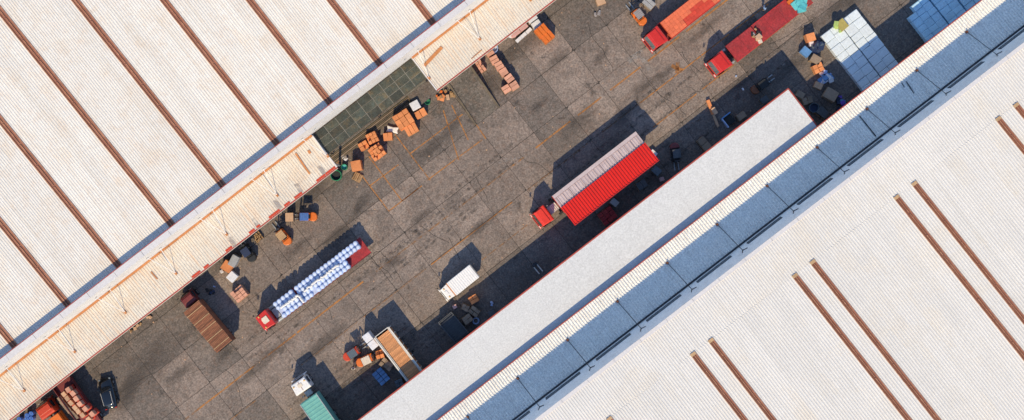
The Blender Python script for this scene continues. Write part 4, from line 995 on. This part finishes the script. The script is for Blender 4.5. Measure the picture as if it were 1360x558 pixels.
load(620.5, 424, 35, 1.2, 1.0, .9, 'carton_brown', 2, 2, 1, 'dim brown carton stack against the dark skip', jit=.05)
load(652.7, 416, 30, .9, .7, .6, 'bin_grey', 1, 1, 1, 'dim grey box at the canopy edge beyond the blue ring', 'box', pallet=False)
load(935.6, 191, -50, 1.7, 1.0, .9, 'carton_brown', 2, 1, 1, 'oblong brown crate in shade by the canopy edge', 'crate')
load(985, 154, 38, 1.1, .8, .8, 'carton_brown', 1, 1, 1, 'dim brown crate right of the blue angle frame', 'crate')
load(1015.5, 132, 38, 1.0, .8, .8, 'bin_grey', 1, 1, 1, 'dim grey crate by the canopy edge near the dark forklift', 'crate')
load(1077, 49.4, 15, 1.1, 1.0, 1.3, 'carton_orange', 1, 1, 1, 'orange crate at the upper left corner of the white bales', 'crate')
load(1070.7, 68.6, -40, 1.2, 1.0, .9, 'blue', 1, 1, 1, 'pale blue crate standing apart left of the bales', 'crate')
load(1084, 78.7, -30, 1.25, 1.0, 1.0, 'carton_brown', 1, 1, 1, 'brown crate between the blue crate and the bales', 'crate')
load(1087, 90.5, 25, 1.2, 1.1, 1.0, 'carton_orange', 2, 2, 1, 'orange carton stack with pale tops beside the bales', drop=.2, jit=.05)
load(1087.5, 113.7, -25, 1.0, .8, .7, 'carton_tan', 2, 1, 1, 'pair of tan boxes below the pale blue sacks', 'boxes')
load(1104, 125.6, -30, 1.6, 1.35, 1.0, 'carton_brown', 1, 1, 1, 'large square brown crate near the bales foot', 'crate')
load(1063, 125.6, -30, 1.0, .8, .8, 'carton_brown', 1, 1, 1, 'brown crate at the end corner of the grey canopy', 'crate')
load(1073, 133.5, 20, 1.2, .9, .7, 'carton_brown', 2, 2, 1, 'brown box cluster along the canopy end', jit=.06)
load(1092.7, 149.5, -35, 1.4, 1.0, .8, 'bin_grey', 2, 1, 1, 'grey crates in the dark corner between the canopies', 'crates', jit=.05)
load(1078, 58.5, 10, .6, .6, .6, 'wrap_white', 1, 1, 1, 'small pale box between orange crate and navy bundle', 'box', pallet=False)
load(342, 315, 40, 1.0, 1.0, .4, 'wood', 5, 3, 1, 'pile of broken wood at the canopy edge near the tan roofed forklift', 'wood pile', 'wood_pile', pallet=False, jit=.08)
load(1118.6, 33, -50, 1.3, 1.2, .25, 'olive', 1, 1, 1, 'olive sheeted square on top of the white bales', 'sheet', 'folded_sheet', z0=.97, pallet=False)
heap(1114, 39, .97, 5, .45, ('lime',), 'crumpled lime green cloth on top of the white bales', 'cloth', 'cloth_heap', .15, .5)
heap(1110, 31, .97, 3, .3, ('lime',), 'small lime green rag at the top edge of the bales', 'cloth', 'cloth_heap', .1, .5)
heap(1097, 103, .1, 16, .75, ('blue', 'wrap_white', 'drum_pale'), 'untidy heap of pale blue sacks beside the bales', 'sacks', 'sack_heap', .8, .5)
heap(1115.5, 137, .1, 9, .7, ('purple', 'navy', 'blue'), 'purple sacks heaped at the foot of the bales', 'sacks', 'sack_heap', .4, .5)
heap(1085, 61, .1, 12, .6, ('navy', 'steel_top', 'navy'), 'rounded navy sack bundle leaning on the bales', 'sacks', 'sack_heap', 1.3, .7)
heap(456, 206.6, .1, 10, .55, ('wrap_white', 'pale_steel', 'grey_top'), 'heap of white and grey scrap at the canopy corner', 'scrap', 'scrap_pile', .4, .4)
heap(449, 214, .1, 7, .5, ('wood', 'rust', 'carton_tan'), 'rusty brown scrap heap at the end of the left canopy', 'scrap', 'scrap_pile', .4, .35)
heap(586, 127.5, .1, 9, .6, ('machine_orange', 'carton_orange', 'wood'), 'orange broken cartons heaped by the ramp top', 'cartons', 'carton_heap', .3, .4)
heap(597, 124, .1, 7, .6, ('carton_tan', 'wood', 'rust'), 'tan splintered boards heaped on the left ramp kerb', 'boards', 'board_heap', .4, .5)
heap(653.5, 403.5, .05, 3, .2, ('drum_pale',), 'small crumpled pale blue bag alone in the shade', 'bag', 'plastic_bag', .1, .3)
heap(293, 361, .05, 2, .12, ('wrap_white',), 'tiny white bag left of the orange crate', 'bag', 'plastic_bag', .1, .3)
heap(795, 17, .0, 5, .5, ('wrap_grey', 'grey_top'), 'flattened pale rag on the concrete near the top', 'rag', 'rag', .02, .3)
heap(987, 117.5, .0, 2, .1, ('wrap_white',), 'white scrap lying in the shade before the dark forklift', 'paper', 'paper_scrap', .02, .22)
heap(978, 101, .0, 2, .1, ('drum_pale',), 'small light blue scrap at the edge of the shade', 'paper', 'paper_scrap', .02, .2)
heap(278, 388, .1, 7, .5, ('black', 'navy'), 'black sacks in the shadow of the brown slatted truck', 'sacks', 'sack_heap', .3, .35)
heap(284, 381, .0, 2, .1, ('drum_pale',), 'tiny pale scrap in the shadow of the brown truck', 'paper', 'paper_scrap', .02, .16)
for (x, y, l) in ((183, 432, 'brown scrap wood poking from under the canopy'), (175, 438, 'tan scrap boards poking out lower along the canopy'), (196, 420, 'pale scrap at the canopy edge above the scrap wood')):
    heap(x, y, 0, 6, .4, ('wood', 'carton_tan', 'carton_brown'), l, 'scrap', 'scrap_pile', .2, .3)
# sack of white stuffing
X, Y = px(521, 172, .5); o = MB().poly([(0, 0, 0)]*0 or [(-.75, -.42, 0), (0, -.3, 0), (.75, -.42, 0), (.62, 0, 0), (.75, .42, 0), (0, .3, 0), (-.75, .42, 0), (-.62, 0, 0)])
sk = MB().prism([(-.75, -.42), (0, -.3), (.75, -.42), (.62, 0), (.75, .42), (0, .3), (-.75, .42), (-.62, 0)], 0, .4).build('sack', 'white_paint', None, bev=.1, loc=(X, Y, 0), rz=R(-10))
tag(sk, 'white pillow shaped sack between the orange cartons', 'sack')
# drums and tubs off the truck
bd = MB().lathe([(.26, 0), (.29, .03), (.29, .86), (.25, .9), (.25, .86), (.05, .85)], 16).mesh('drum', 'drum_blue')
for k, (x, y, l) in enumerate(((35.5, 552, 'blue drum, left of the huddle at the lower left canopy'), (41, 549.5, 'blue drum nearest the orange truck in the lower left huddle'), (35, 557, 'blue drum cut by the bottom edge, left one'), (41, 556, 'blue drum cut by the bottom edge, right one'), (25, 557, 'blue drum half hidden by the canopy lip'))):
    o = bpy.data.objects.new('drum', bd); COL.objects.link(o); X, Y = px(x, y, .9); o.location = (X, Y, 0); tag(o, l, 'drum', 'blue drums at the lower left'); link_mesh('drum_lid', MB().lathe([(.1, .86), (.1, .9)], 8).mesh('drum_lid', 'blue_top'), o)
def tub(x, y, r, h, mat, inner, label, cat, name='tub', n=16):
    X, Y = px(x, y, h); o = MB().lathe([(r*.85, 0), (r, .05), (r, h), (r*.9, h), (r*.82, h*.5), (.01, h*.45)], n).build(name, mat, None, loc=(X, Y, 0)); tag(o, label, cat)
    MB().lathe([(r*.8, h*.5), (r*.8, h*.52)], n).build('contents', inner, o); return o
tub(446, 233, .68, .9, 'green', 'black', 'large round green bin at the tip of the left canopy', 'bin')
tub(457, 222, .38, .8, 'green', 'cyan', 'small green tub right of the white scrap heap', 'tub')
tub(567.5, 135, .36, .7, 'green', 'green', 'small green tub beside the dock landing', 'tub')
tub(451, 194.5, .24, .6, 'drum_blue', 'black', 'small blue pail above the white scrap heap', 'pail')
tub(549, 124, .3, .6, 'black', 'navy', 'black pail on the dock beside the landing', 'pail')
tub(655.5, 64, .55, .9, 'drum_pale', 'wrap_white', 'pale blue round tank behind the first pink carton pallet', 'tank')
tub(1081.5, 143, .6, .8, 'steel_top', 'navy', 'dull blue round tank in the dark corner by the canopy end', 'tank')
# blue ring (tyre painted)
X, Y = px(632, 426.4, .2); mb = MB(); n, m = 18, 8
for i in range(n):
    for j in range(m):
        a, b = 2*pi*i/n, 2*pi*j/m; mb.v.append(((.36 + .1*cos(b))*cos(a), (.36 + .1*cos(b))*sin(a), .11 + .1*sin(b)))
for i in range(n):
    for j in range(m): mb.f.append((i*m + j, ((i+1) % n)*m + j, ((i+1) % n)*m + (j+1) % m, i*m + (j+1) % m))
tag(mb.build('tyre_ring', 'drum_pale', None, smooth=True, loc=(X, Y, 0)), 'pale blue painted tyre ring lying by the grey canopy', 'tyre')
# skip
a = Vector(px(590.5, 421.5, 1.5)); b = Vector(px(613.5, 449, 1.5)); mid = (a + b)/2 ; ang = atan2(b.y - a.y, b.x - a.x); L_ = 3.3; wd = 2.0
sk = thing('skip', 'dark grey open steel skip half in shade below the white van', 'skip', mid.x, mid.y, 0, ang)
for s in (-1, 1):
    MB().box(-L_/2, L_/2, s*wd/2 - .04, s*wd/2 + .04, .1, 1.5).build('side_wall', 'bin_grey', sk)
    for k in range(6): MB().box(-L_/2 + .2 + k*.56, -L_/2 + .3 + k*.56, min(s*(wd/2+.042), s*(wd/2+.1)), max(s*(wd/2+.042), s*(wd/2+.1)), .1, 1.45).build('rib', 'bin_grey', sk)
for x in (-L_/2 + .04, L_/2 - .04): MB().box(x - .035, x + .035, -wd/2 + .045, wd/2 - .045, .1, 1.48).build('end_wall', 'bin_grey', sk)
MB().box(-L_/2 + .08, L_/2 - .08, -wd/2 + .045, wd/2 - .045, .1, .9).build('floor', 'bin_grey', sk)
for k in range(11): MB().box(-L_/2 + .15 + k*.28, -L_/2 + .23 + k*.28, -wd/2 + .05, wd/2 - .05, 1.42, 1.47).build('cover_bar', 'bin_grey', sk)
# blue angle frame, timber with cross-piece
X, Y = px(962, 162, .5); fb = thing('angle_frame', 'light blue L shaped rack end in the shade by the canopy', 'rack', X, Y, 0, R(A))
MB().box(-.1, 1.25, .45, .57, .05, .9).build('long_rail', 'blue', fb); MB().box(-.1, .02, -.85, .448, .05, .9).build('short_rail', 'drum_pale', fb)
MB().box(.05, 1.15, -.75, .4, .05, .5).build('rack_bed', 'black', fb)
a = Vector(px(940.5, 133, .5)); b = Vector(px(954, 168, .3)); ang = atan2(b.y - a.y, b.x - a.x); mid = (a + b)/2
tb = thing('timber_beam', 'long orange tan timber with a box on it crossing the shade edge', 'timber', mid.x, mid.y, 0, ang)
MB().box(-1.75, .1, -.22, .18, .02, .45).build('timber', 'carton_orange', tb); MB().box(.12, 1.75, -.14, .14, .02, .3).build('timber', 'carton_tan', tb)
MB().cbox(-.2, .2, .62, .85, .5, .32, .2).build('box', 'carton_tan', tb)
mt = MB().cbox(0, 0, .02, 2.1, .85, .02).build('rubber_mat', 'ramp', None, loc=(*px(583, 146), 0.03), rz=R(48)); tag(mt, 'dark rubber mat lying on the painted bays by the dock', 'mat')

# ------------------------------------------------------------------ bale trailers at the right
def bales(uc, v1, v0, wd, rows, cols, mat, label, h=.95, lab2='', frontdrop=None):
    ox, oy = fr(uc, (v0 + v1)/2); L_ = v1 - v0
    L_ = v1 - v0
    ld = thing('bale_stack', label, 'bales', ox, oy, 0, TH)
    sx = wd/cols; sy = L_/rows
    for i in range(cols):
        ed = [-L_/2 + sy*(j + (0 if j in (0, rows) else rs.uniform(-.16, .16))) for j in range(rows + 1)]
        for j in range(rows):
            if frontdrop and (i, j) in frontdrop: continue
            b_ = sx*rs.uniform(.975, .99); l_ = (ed[j+1] - ed[j])*.972
            me = MB().cbox(0, 0, 0, b_, l_, h)
            me.build('bale', mat, ld, bev=.06, loc=(-wd/2 + sx*(i + .5) + rs.uniform(-.02, .02), (ed[j] + ed[j+1])/2, h/2 + rs.uniform(-.07, .03)), rz=rs.uniform(-.02, .02))
    return ld
# top edge of the load in the frame
c0 = pf(1088, 50, .95); c1 = pf(1134, 14, .95); c2 = pf(1185.7, 87, .95)
vt = (c0[1] + c1[1])/2; um = (c0[0] + c1[0])/2 + .35; hwid = (c1[0] - c0[0])/4 + .02
bales(um - hwid - .03, vt, vt - 10.2, hwid*2 - .04, 10, 2, 'bale', 'block of white wrapped bales, left of the long seam, lime cloth on it', lab2='the left block of white bales')
bales(um + hwid + .03, vt, vt - 10.2, hwid*2 - .04, 9, 2, 'bale', 'block of white wrapped bales, right of the long seam', lab2='the right block of white bales')
e0 = pf(1206, 24, .95); e1 = pf(1228.7, 53, .95); l1 = pf(1258, 29, .95); l2 = pf(1282, 12, .95)
bales((e1[0] + l1[0])/2, e0[1] + .9, e0[1] - 5, l1[0] - e1[0] - .16, 7, 3, 'bale_shaded', 'white bale block painted shade blue, with a stepped corner at the top right', lab2='the stepped shade blue bales', frontdrop={(0, 6)})
bales((l1[0] + l2[0])/2, e0[1] + 2.5, e0[1] - 5, l2[0] - l1[0] - .16, 9, 2, 'bale_shaded', 'white bale block painted shade blue, in the middle at the top right', lab2='the middle shade blue bales')
bales(l2[0] + 1.45, e0[1] + 2.5, e0[1] - 5, 2.7, 8, 2, 'bale_shaded', 'white bale block painted shade blue, farthest right by the lean-to', lab2='the farthest right shade blue bales')

# ------------------------------------------------------------------ people
def person(x, y, ang, label, shirt):
    X, Y = px(x, y, 1.6); t = thing('person', label, 'person', X, Y, 0, R(ang))
    J = [(0,0,.95,.15), (0,0,1.15,.15), (0,0,1.35,.17), (0,0,1.48,.07), (.02,0,1.58,.095), (.02,0,1.68,.08),
         (0,.19,1.40,.065), (.05,.25,1.14,.05), (.22,.22,.98,.035), (.30,.21,.95,.03), (0,-.19,1.40,.065), (-.02,-.26,1.13,.05), (.08,-.27,.90,.035), (.12,-.27,.83,.03),
         (.02,.10,.88,.10), (.10,.11,.5,.07), (.06,.12,.10,.05), (.20,.13,.04,.04), (-.02,-.10,.88,.10), (-.06,-.11,.5,.07), (-.14,-.12,.10,.05), (0,-.13,.04,.04)]
    E = [(0,1),(1,2),(2,3),(3,4),(4,5),(2,6),(6,7),(7,8),(8,9),(2,10),(10,11),(11,12),(12,13),(0,14),(14,15),(15,16),(16,17),(0,18),(18,19),(19,20),(20,21)]
    me = bpy.data.meshes.new('body'); me.from_pydata([j[:3] for j in J], E, []); me.materials.append(M['skin'])
    o = bpy.data.objects.new('body', me); COL.objects.link(o); o.parent = t
    m = o.modifiers.new('k', 'SKIN'); me_s = o.modifiers.new('s', 'SUBSURF'); me_s.levels = 1; me_s.render_levels = 1
    if not me.skin_vertices: me.attributes  # layer comes with the modifier
    for k, v in enumerate(me.skin_vertices[0].data): v.radius = (J[k][3],)*2; v.use_root = (k == 0)
    MB().lathe([(.165, .88), (.185, 1.0), (.19, 1.2), (.21, 1.38), (.17, 1.46), (.09, 1.5)], 12).build('shirt', shirt, t, smooth=True).scale = (.85, 1.15, 1)
    for s, J1, J2 in ((1, J[6], J[7]), (-1, J[10], J[11])): MB().tube(J1[:3], J2[:3], .085, 8, .07).build('sleeve', shirt, t)
    for a_, b_, c_ in ((14, 15, 16), (18, 19, 20)):
        MB().tube(J[a_][:3], J[b_][:3], .125, 8, .09).tube(J[b_][:3], J[c_][:3], .09, 8, .07).build('trouser_leg', 'trousers', t)
    MB().lathe([(.11, 1.62), (.115, 1.68), (.09, 1.75), (.03, 1.78)], 12).build('hair', 'hair', t, smooth=True)
    return t
person(469, 490, 100, 'person in pale shirt and dark trousers standing below the two forklifts', 'shirt_pale')
person(1016.5, 9.5, 200, 'person in light blue shirt beside the bare red flatbed', 'shirt_blue')
